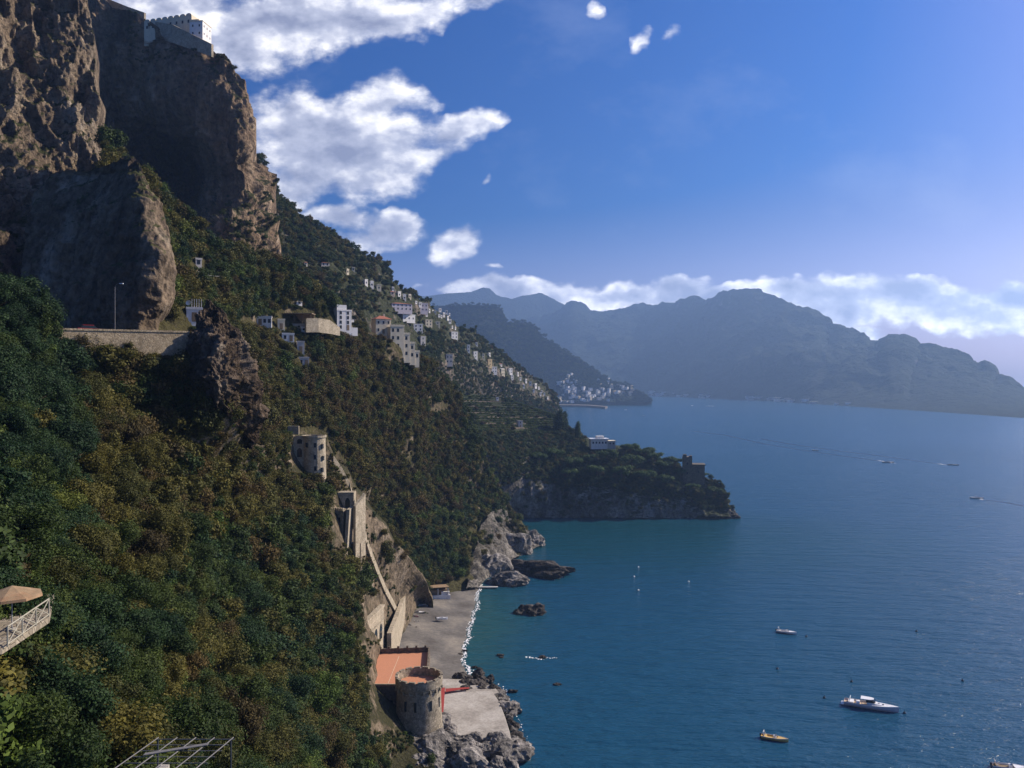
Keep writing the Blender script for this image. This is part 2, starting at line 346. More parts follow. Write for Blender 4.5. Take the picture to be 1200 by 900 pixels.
# ------------------------------------------------------------------ terrain sheets
PATCH = {}
def tps(ctrl, reg=.02):
    C = np.array(ctrl, float); P = C[:, :2]/100.0; z = np.log(C[:, 2]); n = len(P)
    d = np.linalg.norm(P[:, None]-P[None], axis=2); K = np.where(d > 0, d*d*np.log(np.maximum(d, 1e-9)), 0)+reg*np.eye(n)
    A = np.zeros((n+3, n+3)); A[:n, :n] = K; A[:n, n] = 1; A[:n, n+1:] = P; A[n, :n] = 1; A[n+1:, :n] = P.T
    w = np.linalg.solve(A, np.concatenate([z, [0, 0, 0]])); lo, hi = z.min()-.12, z.max()+.12
    def f(px, py):
        q = np.stack([px, py], -1)/100.0; sh = q.shape[:-1]; q = q.reshape(-1, 2); r = np.zeros(len(q))
        for s in range(0, len(q), 20000):
            qq = q[s:s+20000]; dd = np.linalg.norm(qq[:, None]-P[None], axis=2)
            r[s:s+20000] = (dd*dd*np.log(np.maximum(dd, 1e-9)))@w[:n]+w[n]+qq@w[n+1:]
        return np.exp(np.clip(r, lo, hi)).reshape(sh)
    return f
def sheet(name, mat, a0, a1, da, lo, hi, nt_, ctrl, disp, rows=False, back=(30, 60), side=None, kindlabel=None, D=None, zmin=-3, flr=None, low=None):
    """Terrain surface. rows=False: a is x, lo/hi bound y (bottom, top). rows=True: a is y, lo/hi bound x (left, right)."""
    a = np.arange(a0, a1+da*.5, da); lo = np.array(lo, float); hi = np.array(hi, float)
    b0 = np.interp(a, lo[:, 0], lo[:, 1]); b1 = np.interp(a, hi[:, 0], hi[:, 1]); t = np.linspace(0, 1, nt_)
    A, T = np.meshgrid(a, t, indexing='ij'); B = b0[:, None]*(1-T)+b1[:, None]*T
    px, py = (B, A) if rows else (A, B)
    f = D or tps(ctrl); Y = f(px, py)
    V = np.stack([(px-CX)/F*Y, Y, H-(py-HY)/F*Y], -1)
    du = np.gradient(V, axis=0); dv = np.gradient(V, axis=1); n = np.cross(du, dv); n /= np.maximum(np.linalg.norm(n, axis=2, keepdims=True), 1e-9)
    tocam = -V.copy(); tocam[..., 2] += H; s = np.sign((n*tocam).sum(2, keepdims=True)); s[s == 0] = 1; n = n*s
    V = V+n*disp(V)[..., None]
    if flr is not None: V[..., 2] = np.maximum(V[..., 2], flr(V))
    if low is not None: V[..., 2] = np.where(low(px, py), np.minimum(V[..., 2], -.4), V[..., 2])
    vis = (V.copy(), px.copy(), py.copy(), n.copy())
    # back side: falls away behind the crest so the landform has a body
    e = V[:, -1:, :]; rad = e.copy(); rad[..., 2] = 0; rad /= np.linalg.norm(rad, axis=2, keepdims=True)
    ex = []
    for k in (0.15, .45, 1.0):
        q = e+rad*back[0]*k; q[..., 2] = np.maximum(q[..., 2]-back[1]*k*k, zmin) if not rows else q[..., 2]-back[1]*.15*k
        q = q+(fbm(q/ (back[0]*.4))*back[0]*.12)[..., None]*np.array([0, 1, .4]); ex.append(q)
    V = np.concatenate([V]+ex, 1)
    if side:  # end faces that turn back from the view
        for idx, dd in side:
            e = V[idx:idx+1] if idx == 0 else V[-1:]
            ex = []
            for k in (.2, .6, 1.0):
                q = e.copy(); r2 = q.copy(); r2[..., 2] = 0; r2 /= np.linalg.norm(r2, axis=2, keepdims=True); q = q+r2*dd*k; ex.append(q)
            V = np.concatenate(([x for x in reversed(ex)]+[V]) if idx == 0 else ([V]+ex), 0)
    na, nb = V.shape[:2]; I = np.arange(na*nb).reshape(na, nb)
    Fq = np.stack([I[:-1, :-1], I[1:, :-1], I[1:, 1:], I[:-1, 1:]], -1).reshape(-1, 4)
    o = npmesh(name, V.reshape(-1, 3), Fq, mat, smooth=True); tag(o, kindlabel, None, None, 'structure')
    PATCH[name] = vis; return o
def proj(V):
    return CX+V[..., 0]/V[..., 1]*F, HY-(V[..., 2]-H)/V[..., 1]*F
def hit(patch, px, py):
    V = PATCH[patch][0].reshape(-1, 3); X, Z = proj(V); i = np.argmin((X-px)**2+(Z-py)**2); return Vector(V[i])

def dz(a, sc, f=fbm, o=6, g=.52, vs=1.0):
    return lambda V: a*f(V*np.array([1, 1, vs])/sc, o, g)
# near slope below the road (S1)
S1c = [(-150, 1000, 42), (0, 1000, 48), (-150, 700, 55), (-150, 450, 90), (0, 900, 55), (0, 750, 64), (0, 600, 85), (0, 450, 112), (0, 350, 134), (-150, 300, 122),
       (100, 900, 60), (100, 700, 88), (100, 550, 118), (100, 440, 142), (78, 396, 139), (150, 412, 145.5),
       (200, 960, 68), (200, 900, 76), (200, 750, 108), (200, 600, 136), (200, 500, 148), (205, 430, 151), (250, 450, 152), (280, 500, 160),
       (300, 960, 100), (300, 900, 112), (300, 750, 148), (300, 620, 178), (300, 530, 196),
       (400, 960, 152), (400, 900, 166), (400, 800, 188), (400, 720, 208), (400, 650, 228), (400, 590, 242), (350, 565, 232), (340, 512, 236), (380, 530, 245),
       (430, 740, 232), (450, 760, 246), (430, 900, 190), (450, 850, 208), (440, 960, 182), (460, 900, 204), (470, 800, 248), (500, 870, 219),
       (515, 960, 190), (515, 900, 209), (512, 800, 262), (510, 720, 340), (505, 700, 352), (490, 680, 330), (470, 640, 300), (415, 578, 255), (440, 640, 272), (440, 700, 268), (480, 720, 337), (472, 735, 321), (488, 702, 358), (468, 752, 302), (455, 700, 290), (462, 768, 292), (500, 760, 296)]
flat_flr = lambda V: np.where(V[..., 1] < 380, -1.0, -1.0)
sheet('hillside', M['slope'], -200, 516, 2.5, [(-200, 1000), (516, 1000)],
      [(-200, 300), (0, 347), (30, 352), (80, 392), (130, 402), (215, 428), (245, 440), (270, 490), (300, 520), (320, 512), (340, 508), (378, 515), (388, 545), (410, 572), (440, 602), (470, 642), (500, 682), (506, 700), (516, 715)],
      230, S1c, lambda V: 2.0*fbm(V/18, 6, .52)+3.2*fbm(V/48+3, 3)*np.clip((V[..., 1]-60)/80, 0, 1), back=(60, 45), flr=lambda V: np.full(V.shape[:2], .4), low=lambda px, py: (py > 704) & (py < 800) & (px > 484-(py-704)*.42), kindlabel='steep scrub covered slope falling from the road to the beach')
PATCH['S1'] = PATCH.pop('hillside')
# middle slope with the houses (S2)
S2c = [(130, 180, 225), (200, 240, 235), (230, 300, 238), (150, 380, 176), (200, 372, 180), (250, 385, 222), (300, 385, 275), (330, 335, 300), (350, 400, 292), (330, 450, 264), (340, 520, 252), (250, 450, 190),
       (300, 310, 285), (400, 388, 322), (430, 392, 345), (400, 450, 312), (400, 520, 302), (450, 430, 352), (480, 415, 374), (500, 450, 400), (530, 470, 440), (450, 520, 350), (500, 540, 400), (550, 560, 450),
       (450, 600, 350), (500, 620, 390), (540, 660, 412), (560, 690, 393), (600, 640, 470), (628, 640, 490), (420, 560, 312), (585, 590, 500), (575, 672, 421), (600, 655, 455), (450, 660, 345), (500, 700, 366), (400, 640, 300), (560, 520, 455), (570, 560, 470)]
sheet('hillside', M['slope2'], 130, 630, 2, [(130, 440), (240, 470), (300, 560), (340, 580), (390, 640), (440, 700), (500, 722), (540, 702), (560, 690), (575, 672), (600, 656), (628, 641), (630, 641)],
      [(130, 150), (200, 225), (250, 290), (335, 318), (380, 352), (415, 378), (440, 388), (490, 415), (525, 448), (545, 476), (560, 515), (572, 555), (590, 590), (612, 618), (630, 640)],
      190, S2c, lambda V: 3.0*ridged(V*np.array([1, 1, .7])/34, 6, .52)+1.0*fbm(V/6, 4)+9*fbm(V*np.array([1, 1, .5])/75+7, 3)*np.clip((V[..., 2]-15)/30, 0, 1), back=(90, 60), flr=lambda V: np.full(V.shape[:2], -1.0), kindlabel='brown and green hillside under the village houses')
PATCH['S2'] = PATCH.pop('hillside')
# gardens and promontory (S3)
S3c = [(480, 430, 560), (520, 455, 700), (560, 462, 760), (600, 470, 745), (650, 490, 700), (690, 515, 660), (500, 480, 530), (520, 500, 560), (560, 500, 590), (600, 510, 610), (560, 560, 560), (600, 580, 578), (560, 640, 520), (500, 640, 500), (500, 560, 500),
       (600, 606, 588), (640, 606, 589), (700, 606, 589), (800, 607, 589), (866, 607, 589), (640, 580, 592), (700, 580, 593), (800, 580, 594), (840, 590, 592), (640, 555, 604), (700, 560, 602), (760, 560, 606), (700, 535, 630), (760, 540, 630), (800, 560, 615), (820, 565, 612), (850, 585, 600), (640, 530, 625), (650, 510, 655)]
def prom_disp(V):
    z = V[..., 2]; cl = np.clip((48-z)/30, 0, 1)*np.clip((V[..., 0]+5)/25, 0, 1)
    return 2.4*fbm(V/20, 6)+cl*5.0*ridged(V*np.array([1, 1, .35])/16, 6, .58)
sheet('promontory', M['prom'], 470, 868, 1.5, [(470, 640), (560, 640), (598, 607), (868, 608)],
      [(470, 425), (520, 453), (560, 463), (600, 469), (650, 488), (675, 508), (700, 522), (750, 528), (790, 545), (815, 560), (835, 568), (846, 575), (852, 592), (862, 600), (868, 607)],
      150, S3c, prom_disp, back=(110, 75), flr=lambda V: np.full(V.shape[:2], -1.0), kindlabel='rocky wooded promontory closing the bay')
# coastal ridge with the villages (S4)
S4c = [(280, 180, 480), (330, 260, 520), (400, 295, 600), (440, 315, 650), (460, 340, 640), (350, 330, 470), (400, 350, 500), (450, 370, 560), (500, 365, 720), (530, 385, 800), (500, 420, 600), (550, 430, 790), (600, 435, 950), (640, 460, 1060), (560, 470, 830), (600, 480, 930), (650, 490, 1050), (300, 330, 440), (560, 400, 900), (420, 420, 500), (600, 520, 900), (650, 520, 1030)]
def ridge_disp(V):
    return 9*ridged(V*np.array([1, 1, .45])/70, 7, .55)+3*fbm(V/18, 4)
sheet('coastal_ridge', M['far'], 280, 656, 1.2, [(280, 400), (450, 450), (520, 490), (600, 530), (656, 530)],
      [(280, 170), (300, 195), (320, 235), (345, 254), (375, 275), (400, 290), (430, 305), (447, 312), (455, 333), (470, 345), (488, 352), (530, 376), (560, 396), (600, 426), (640, 456), (648, 464), (653, 480), (656, 500)],
      170, S4c, ridge_disp, back=(200, 160), kindlabel='high coastal ridge with white houses along its crest')
PATCH['S4'] = PATCH['coastal_ridge']
# headland over the far town (S5)
S5c = [(480, 362, 3500), (560, 362, 3300), (590, 370, 3250), (640, 400, 3150), (690, 430, 3100), (715, 450, 3050), (757, 467, 2960), (763, 475, 2940), (650, 475, 2940), (700, 475, 2940), (560, 475, 2900), (600, 430, 3000), (560, 400, 3050), (650, 450, 2990), (700, 462, 2990), (480, 475, 2900)]
def head_disp(V): return 26*ridged(V*np.array([1, 1, .6])/330, 7, .55)
D5 = tps(S5c)
sheet('headland', M['head'], 480, 763, 1.0, [(480, 478), (640, 475.2), (763, 475.2)],
      [(480, 362), (530, 361), (560, 359), (585, 361), (592, 372), (594, 380), (615, 379), (628, 386), (632, 394), (660, 412), (690, 432), (710, 447), (716, 452), (735, 455), (748, 462), (757, 467), (763, 474.6)],
      110, S5c, head_disp, back=(800, 300), D=D5, kindlabel='dark wooded headland above the far town')
# far peninsula (S6) and range (S7)
sx6 = np.array([520, 640, 760, 900, 1000, 1100, 1200, 1300, 1450, 1700]); sy6 = np.array([462, 462.5, 464, 470, 476.5, 483, 490, 495, 502, 512])
tx6 = [(520, 420), (600, 392), (655, 372), (672, 358), (690, 365), (730, 368), (760, 364), (800, 362), (815, 358), (832, 361), (850, 356), (880, 351), (905, 353), (925, 361), (955, 378), (970, 391), (985, 394), (1020, 408), (1036, 410), (1046, 406), (1058, 412), (1065, 424), (1100, 430), (1130, 436), (1155, 442), (1163, 449), (1180, 452), (1200, 462), (1250, 474), (1330, 484), (1450, 494), (1700, 506)]
def D6(px, py):
    sy = np.interp(px, sx6, sy6); Y0 = H*F/(sy-HY); ty = np.interp(px, *zip(*tx6)); t = np.clip((sy-py)/np.maximum(sy-ty, 1), -.2, 1.2)
    return Y0*(1+.42*t)
def mount_disp(V): return (95*ridged(V*np.array([1, 1, .7])/800, 7, .58)+22*ridged(V*np.array([1, 1, .5])/190, 4, .6))*np.clip(V[..., 2]/120, 0, 1)
sheet('peninsula', M['mount'], 520, 1700, 2.0, list(zip(sx6, sy6+.6)), tx6, 130, None, mount_disp, back=(1500, 700), D=D6, zmin=-20, kindlabel='hazy mountain peninsula across the gulf')
sheet('mountain_range', M['mount'], 380, 780, 2.0, [(380, 452), (780, 452)],
      [(380, 356), (450, 352), (490, 349), (530, 346), (552, 344), (565, 340), (574, 342), (582, 349), (600, 354), (618, 350), (633, 347), (645, 354), (660, 362), (690, 372), (780, 400)],
      60, None, lambda V: 70*ridged(V/1200, 7, .52), back=(600, 400), D=lambda px, py: 6200+(452-py)*10, zmin=-20, kindlabel='farthest mountain range on the left')

# cliffs -------------------------------------------------------------
def cdisp(a, sc, vs, b, sc2):
    def f(V):
        q = V*np.array([1, 1, vs])/sc; w = np.stack([fbm(q+5, 3), fbm(q+11, 3), fbm(q+23, 3)], -1)
        fr = -np.maximum(0, ridged(V*np.array([1, 1, .16])/(sc*.8)+3, 4, .5)-.35)*a*.9
        return a*fbm(q+w*.7, 7, .55)+b*ridged(V*np.array([1, 1, vs*1.2])/sc2, 5, .6)+fr+b*.5*np.round(fbm(q*1.7, 3)*5)/5
    return f
# left wall of the gorge
sheet('cliff_face', M['cliff'], -120, 372, 1.6, [(-120, -220), (372, -220)],
      [(-120, 95), (-20, 100), (60, 112), (100, 110), (120, 116), (200, 114), (300, 112), (372, 110)], 240,
      [(-220, -120, 215), (-220, 372, 160), (0, 372, 185), (0, 0, 250), (0, 200, 225), (60, 60, 258), (60, 250, 232), (110, 0, 268), (110, 200, 248), (110, 340, 230), (-100, 100, 225), (30, 300, 212)],
      cdisp(8.5, 22, .5, 4.0, 8), rows=True, back=(70, 30), kindlabel='craggy sunlit cliff face at the left edge')
PATCH['C1'] = PATCH.pop('cliff_face')
# overhanging cliff under the convent
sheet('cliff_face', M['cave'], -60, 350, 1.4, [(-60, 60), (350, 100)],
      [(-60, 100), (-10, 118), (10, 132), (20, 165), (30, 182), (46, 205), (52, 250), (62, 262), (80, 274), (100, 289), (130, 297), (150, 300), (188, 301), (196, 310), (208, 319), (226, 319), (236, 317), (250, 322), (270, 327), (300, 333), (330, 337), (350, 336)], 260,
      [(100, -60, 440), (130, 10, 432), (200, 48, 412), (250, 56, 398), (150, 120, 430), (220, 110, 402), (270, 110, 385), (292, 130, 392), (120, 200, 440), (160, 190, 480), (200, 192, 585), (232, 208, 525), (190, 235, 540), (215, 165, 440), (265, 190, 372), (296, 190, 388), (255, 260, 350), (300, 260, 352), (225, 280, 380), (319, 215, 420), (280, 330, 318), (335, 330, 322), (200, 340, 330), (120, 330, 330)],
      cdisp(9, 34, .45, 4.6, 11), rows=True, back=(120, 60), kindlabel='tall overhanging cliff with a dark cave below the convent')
PATCH['C2'] = PATCH.pop('cliff_face')
# spur behind the road
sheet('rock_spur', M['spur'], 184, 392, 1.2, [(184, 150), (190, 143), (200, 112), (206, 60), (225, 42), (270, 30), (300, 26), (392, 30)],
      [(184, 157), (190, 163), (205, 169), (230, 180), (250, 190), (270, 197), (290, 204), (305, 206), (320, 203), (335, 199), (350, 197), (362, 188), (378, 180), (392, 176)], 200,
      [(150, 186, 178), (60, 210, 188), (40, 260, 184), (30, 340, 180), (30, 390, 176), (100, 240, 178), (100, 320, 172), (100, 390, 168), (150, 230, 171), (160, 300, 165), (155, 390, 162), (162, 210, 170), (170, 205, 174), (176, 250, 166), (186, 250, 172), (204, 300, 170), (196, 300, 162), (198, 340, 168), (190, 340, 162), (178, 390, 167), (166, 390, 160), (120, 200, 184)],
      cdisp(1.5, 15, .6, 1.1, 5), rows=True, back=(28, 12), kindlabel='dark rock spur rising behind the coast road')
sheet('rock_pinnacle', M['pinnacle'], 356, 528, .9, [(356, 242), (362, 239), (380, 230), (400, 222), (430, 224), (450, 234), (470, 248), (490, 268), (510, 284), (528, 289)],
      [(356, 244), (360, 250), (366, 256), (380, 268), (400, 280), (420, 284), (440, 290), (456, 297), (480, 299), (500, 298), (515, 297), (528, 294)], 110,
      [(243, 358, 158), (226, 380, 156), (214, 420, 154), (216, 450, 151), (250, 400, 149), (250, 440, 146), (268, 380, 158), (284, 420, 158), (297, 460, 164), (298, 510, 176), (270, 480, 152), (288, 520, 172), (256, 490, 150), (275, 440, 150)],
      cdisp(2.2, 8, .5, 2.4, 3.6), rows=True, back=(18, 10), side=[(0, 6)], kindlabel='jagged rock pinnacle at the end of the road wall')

S2f = tps(S2c)
def capeD(px, py): return S2f(px, py)-4.5
sheet('cape_rock', M['cape'], 545, 632, 1.0, [(545, 692), (560, 690), (575, 673), (600, 657), (628, 642), (632, 641)],
      [(545, 690), (549, 665), (556, 640), (562, 615), (570, 602), (585, 598), (595, 606), (612, 622), (632, 640)], 90, None,
      lambda V: 3.5*ridged(V*np.array([1, 1, .8])/11, 6, .6)+2.0*fbm(V/18, 4), back=(14, 8), D=capeD, kindlabel='pale craggy rock at the foot of the cape')
# sea ----------------------------------------------------------------
m, nt, b = new_mat('sea_water'); lk = nt.links.new
g = N(nt, 'ShaderNodeNewGeometry')
def mp2(loc, rot, sc):
    q = N(nt, 'ShaderNodeMapping'); q.inputs['Location'].default_value = loc; q.inputs['Rotation'].default_value = (0, 0, rot); q.inputs['Scale'].default_value = sc
    lk(g.outputs['Position'], q.inputs['Vector']); return q.outputs[0]
n1 = noise(nt, mp2((0, 0, 0), R(26), (.04, .17, 1)), 1.0, 5, .55)
n2 = noise(nt, mp2((9, 3, 0), R(-4), (.16, .42, 1)), 1.0, 4, .6)
n3 = noise(nt, mp2((3, 7, 0), R(8), (.9, 1.6, 1)), 1.0, 3, .6)
n4 = noise(nt, mp2((3, 7, 0), R(5), (.0016, .0055, 1)), 1.0, 5, .6)
hgt = math_(nt, 'ADD', math_(nt, 'ADD', math_(nt, 'MULTIPLY', n1, 1.5), math_(nt, 'MULTIPLY', n2, .55)), math_(nt, 'MULTIPLY', n3, .14))
bp = bump(nt, b, hgt, 1.9, .42)
lk(math_(nt, 'ADD', .45, math_(nt, 'MULTIPLY', n4, .75), clamp=True), bp.inputs['Strength'])
def dist(cx, cy, rx, ry):
    q = N(nt, 'ShaderNodeMapping', vector_type='TEXTURE'); q.inputs['Location'].default_value = (cx, cy, 0); q.inputs['Scale'].default_value = (rx, ry, 1e6)
    lk(g.outputs['Position'], q.inputs['Vector']); d = N(nt, 'ShaderNodeVectorMath', operation='LENGTH'); lk(q.outputs[0], d.inputs[0])
    return math_(nt, 'ADD', d.outputs['Value'], math_(nt, 'MULTIPLY', math_(nt, 'SUBTRACT', noise(nt, g.outputs['Position'], .03, 5, .6), .5), .5))
sh1 = ramp(nt, dist(-28, 340, 48, 85), [(.45, (1, 1, 1)), (1.0, (0, 0, 0))])
prom_refl = ramp(nt, dist(60, 520, 230, 130), [(.3, (1, 1, 1)), (1.0, (0, 0, 0))])  # darker green cove patch: the promontory's reflection painted into the water colour
col = mixc(nt, math_(nt, 'MULTIPLY', prom_refl, .8), (.008, .062, .115), (.003, .050, .060))
col = mixc(nt, math_(nt, 'MULTIPLY', sh1, .8), col, (.020, .085, .085))
lk(col, b.inputs['Base Color']); b.inputs['Roughness'].default_value = .2; b.inputs['IOR'].default_value = 1.33; b.inputs['Specular IOR Level'].default_value = .5
M['sea'] = m
mb = MB(); 
xs = [-14000, -2000, -200, 0, 400, 2000, 14000]; ys = [-3000, 0, 300, 900, 3000, 8250]
V = [(x, y, 0) for y in ys for x in xs]; nx = len(xs)
mb.add(V, [(j*nx+i, j*nx+i+1, (j+1)*nx+i+1, (j+1)*nx+i) for j in range(len(ys)-1) for i in range(nx-1)])
tag(mb.build('sea', M['sea']), 'deep blue gulf water with fine wind ripples', None, None, 'structure')
# seabed-level ground sheet under everything is not visible; the sea reaches the horizon

# beach ----------------------------------------------------------------
ysb = np.arange(676, 803, 2.0)
lb = np.interp(ysb, [676, 690, 700, 720, 740, 760, 780, 803], [515, 500, 494, 478, 466, 458, 452, 446])
rb = np.interp(ysb, [676, 682, 690, 700, 720, 740, 760, 775, 785, 795, 803], [566, 563, 561, 559.5, 555, 549, 544, 543.5, 546, 552, 560])
tt = np.linspace(0, 1, 46); V = []
for y, l, r in zip(ysb, lb, rb):
    r = r+1.3*math.sin(y*.33)+.8*math.sin(y*.91)
    for t in tt:
        z = 3.4*(1-t)**.8-.15+.12*math.sin(y*.2+t*9)*(1-t); p = Pg(l+(r-l)*t, y, z); V.append(p)
nb = len(tt); Fb = [(j*nb+i, j*nb+i+1, (j+1)*nb+i+1, (j+1)*nb+i) for j in range(len(ysb)-1) for i in range(nb-1)]
tag(npmesh('beach', [tuple(v) for v in V], Fb, M['beach'], smooth=True), 'grey gravel beach along the cove', None, None, 'structure')
# surf: thin lacy foam along the waterline
def foam_strip(pts, w, name='sea_foam', z=.06, seed=1, mat='foam', dens=1.0, lab=None):
    rr = random.Random(seed); V = []; Fs = []
    for (a, b_) in zip(pts[:-1], pts[1:]):
        a = Vector(a); b_ = Vector(b_); n = max(2, int((b_-a).length/0.5*dens)); d = (b_-a).normalized(); s = Vector((-d.y, d.x, 0))
        for k in range(n):
            c = a+(b_-a)*((k+rr.random())/n)+s*rr.gauss(0, w*.42); r = w*rr.uniform(.06, .26); m_ = 6; i0 = len(V)
            for q in range(m_):
                t = 2*math.pi*q/m_; rr_ = r*rr.uniform(.6, 1.3); V.append((c.x+rr_*math.cos(t)*1.2, c.y+rr_*math.sin(t)*1.8, z+rr.uniform(0, .03)))
            Fs.append(tuple(range(i0, i0+m_)))
    o = npmesh(name, V, Fs, M[mat]); tag(o, lab, None, None, 'stuff'); return o
fp = []
for y in np.arange(684, 800, 2.5):
    x = np.interp(y, ysb, rb)+1.3*math.sin(y*.33)+.8*math.sin(y*.91); fp.append(Pg(x+.8+1.2*math.sin(y*.17), y, .1))
foam_strip(fp, 1.15, dens=2.2, lab='white surf line along the beach', z=.12)
# concrete platform beside the round tower
pl = [Pg(x, y, 3.0) for x, y in [(517, 815), (540, 812), (560, 810), (576, 809), (585, 822), (592, 840), (597, 856), (599, 866), (588, 869), (568, 866), (540, 862), (516, 856), (510, 846), (512, 830)]]
mb = MB(); mb.prism([(p.x, p.y) for p in pl], 0.0, 3.0)
tag(mb.build('concrete_platform', M['concrete'], bevel=.15), 'weathered pale concrete platform on the shore beside the round tower', 'platform')
mb = MB(); pr = [Pg(x, y, 3.02) for x, y in [(516.5, 806), (521.5, 806), (518.5, 852), (513.5, 850)]]; mb.prism([(p.x, p.y) for p in pr], 3.004, 3.12)
tag(mb.build('red_walkway', M['red']), 'long red painted strip running beside the round tower', 'walkway', 'red painted walkways')
mb = MB(); pr = [Pg(x, y, 3.02) for x, y in [(522, 807), (545, 805.5), (550, 805.4), (550, 807), (540, 808), (522, 811)]]; mb.prism([(p.x, p.y) for p in pr], 3.004, 3.05)
tag(mb.build('red_walkway', M['red']), 'short red painted strip across the back of the platform', 'walkway', 'red painted walkways')
# gravel base linking beach and platform
mb = MB(); pr = [Pg(x, y, 2.2) for x, y in [(500, 795), (556, 797), (580, 806), (585, 812), (505, 830)]]; mb.prism([(p.x, p.y) for p in pr], -.5, 2.3)
tag(mb.build('shore_ground', M['concrete']), 'pale rubble ground between beach and platform', None, None, 'structure')
# road, wall
road = MB(); road.prism([(-92, 126.5), (-61.2, 153.8), (-52, 160), (-58, 170), (-80, 166), (-100, 150)], 107.0, 107.75)
tag(road.build('road', M['road']), 'coast road behind the stone parapet', None, None, 'structure')

# ------------------------------------------------------------------ buildings
EXC = []      # parts of the slope kept clear of bushes (picture rectangles of things standing there)
def window(mb_, x, y, z, w, h, nrm): pass
def add_windows(root, w, d, h, nf, nc, ns, ww=1.0, wh=1.3, near=False, y0=0.0, frame='white', zoff=0.0, door=False):
    fh = h/nf
    def win(cx, cy, cz, side):
        f = MB(); g_ = MB(); t = .07; e = .06
        if side == 'f':
            for (a, b_, c, dd) in ((-ww/2-t, ww/2+t, -t, 0), (-ww/2-t, ww/2+t, wh, wh+t), (-ww/2-t, -ww/2, 0, wh), (ww/2, ww/2+t, 0, wh)): f.box(a, b_, -e, .02, c, dd)
            g_.box(-ww/2, ww/2, -.02, .02, 0, wh)
        else:
            for (a, b_, c, dd) in ((-ww/2-t, ww/2+t, -t, 0), (-ww/2-t, ww/2+t, wh, wh+t), (-ww/2-t, -ww/2, 0, wh), (ww/2, ww/2+t, 0, wh)): f.box(-.02, e, a, b_, c, dd)
            g_.box(-.02, .02, -ww/2, ww/2, 0, wh)
        if near:
            o = f.build('window', M[frame], root); o.location = (cx, cy, cz); p = g_.build('pane', M['glass'], o)
        else:
            o = g_.build('window', M['glass'], root); o.location = (cx+(.03 if side == 's' else 0), cy-(.03 if side == 'f' else 0), cz)
    for k in range(nf):
        z = k*fh+fh*.32+zoff
        for i in range(nc):
            if door and k == 0 and i == nc//2: continue
            win(-w/2+w*(i+.5)/nc, -d/2+y0, z, 'f')
        for i in range(ns): win(w/2, -d/2+d*(i+.5)/ns, z, 's')
    if door:
        o = MB().box(-.55, .55, -.05, .02, 0, 2.1).build('door', M['wood'], root); o.location = (-w/2+w*(nc//2+.5)/nc, -d/2, 0.02)
def house(label, px0, px1, pyb, pyt, patch, mat='white', roof='flat', yaw=0, dfrac=.8, Y=None, near=False, roofm='redroof', name='house', group=None, nf=None, nc=None, ns=None, cat='house', found=3.5, bare=False):
    pc = (px0+px1)/2
    if Y is None: Y = hit(patch, pc, pyb).y
    w = (px1-px0)/F*Y*.70; h = (pyb-pyt)/F*Y*(.9 if near else .85); d = w*dfrac; base = Pz(pc, pyb, Y+d/2)
    base.z = H-(pyb-HY)/F*Y; base.x = (pc-CX)/F*Y
    if not near: yaw = yaw+R(38)
    elif yaw == 0: yaw = R(26)
    r = empty(name, base, yaw, label, cat, group)
    EXC.append((px0-1, pyt, px1+1, pyb, Y))
    hw = h*(.80 if roof == 'hip' else 1)
    o = MB().box(-w/2, w/2, -d/2, d/2, -min(found, h*.35), hw).build('wall', M[mat], r)
    if roof == 'flat':
        t = max(.25, h*.03); q = MB(); pw = .25
        for (a, b_, c, e) in ((-w/2-.1, w/2+.1, -d/2-.1, -d/2+pw), (-w/2-.1, w/2+.1, d/2-pw, d/2+.1), (-w/2-.1, -w/2+pw, -d/2+pw, d/2-pw), (w/2-pw, w/2+.1, -d/2+pw, d/2-pw)): q.box(a, b_, c, e, hw+.003, hw+.55)
        q.build('roof_parapet', M[mat], r)
    elif roof == 'hip':
        e = .4; z = hw; q = MB(); k = min(w, d)/2
        q.add([(-w/2-e, -d/2-e, z), (w/2+e, -d/2-e, z), (w/2+e, d/2+e, z), (-w/2-e, d/2+e, z), (-w/2+k, 0, h), (w/2-k, 0, h)], [(0, 1, 5, 4), (1, 2, 5), (2, 3, 4, 5), (3, 0, 4), (3, 2, 1, 0)])
        ro = q.build('roof', M[roofm], r)
        if near: MB().box(-.35, .35, -.35, .35, 0, 1.8).build('chimney', M[mat], ro).location = (w*.18, 0, hw+.6)
    elif roof == 'vault':
        q = MB(); n = 10; V = []
        for i in range(n+1):
            t = math.pi*i/n; V += [(-w/2*math.cos(t), -d/2, hw+.003+math.sin(t)*w*.14), (-w/2*math.cos(t), d/2, hw+.003+math.sin(t)*w*.14)]
        Fs = [(2*i, 2*i+1, 2*i+3, 2*i+2) for i in range(n)]+[tuple(2*i for i in range(n+1)), tuple(2*i+1 for i in reversed(range(n+1)))]
        q.add(V, Fs).build('roof', M['grey' if mat == 'grey' else 'white'], r)
    nf = nf or max(1, round(hw/3.1)); nc = nc if nc is not None else max(1, min(6, round(w/3.4))); ns = ns if ns is not None else max(1, min(4, round(d/3.6)))
    if not bare: add_windows(r, w, d, hw, nf, nc, ns, near=near, ww=.9, wh=1.3, door=near)
    return r, w, d, hw, Y

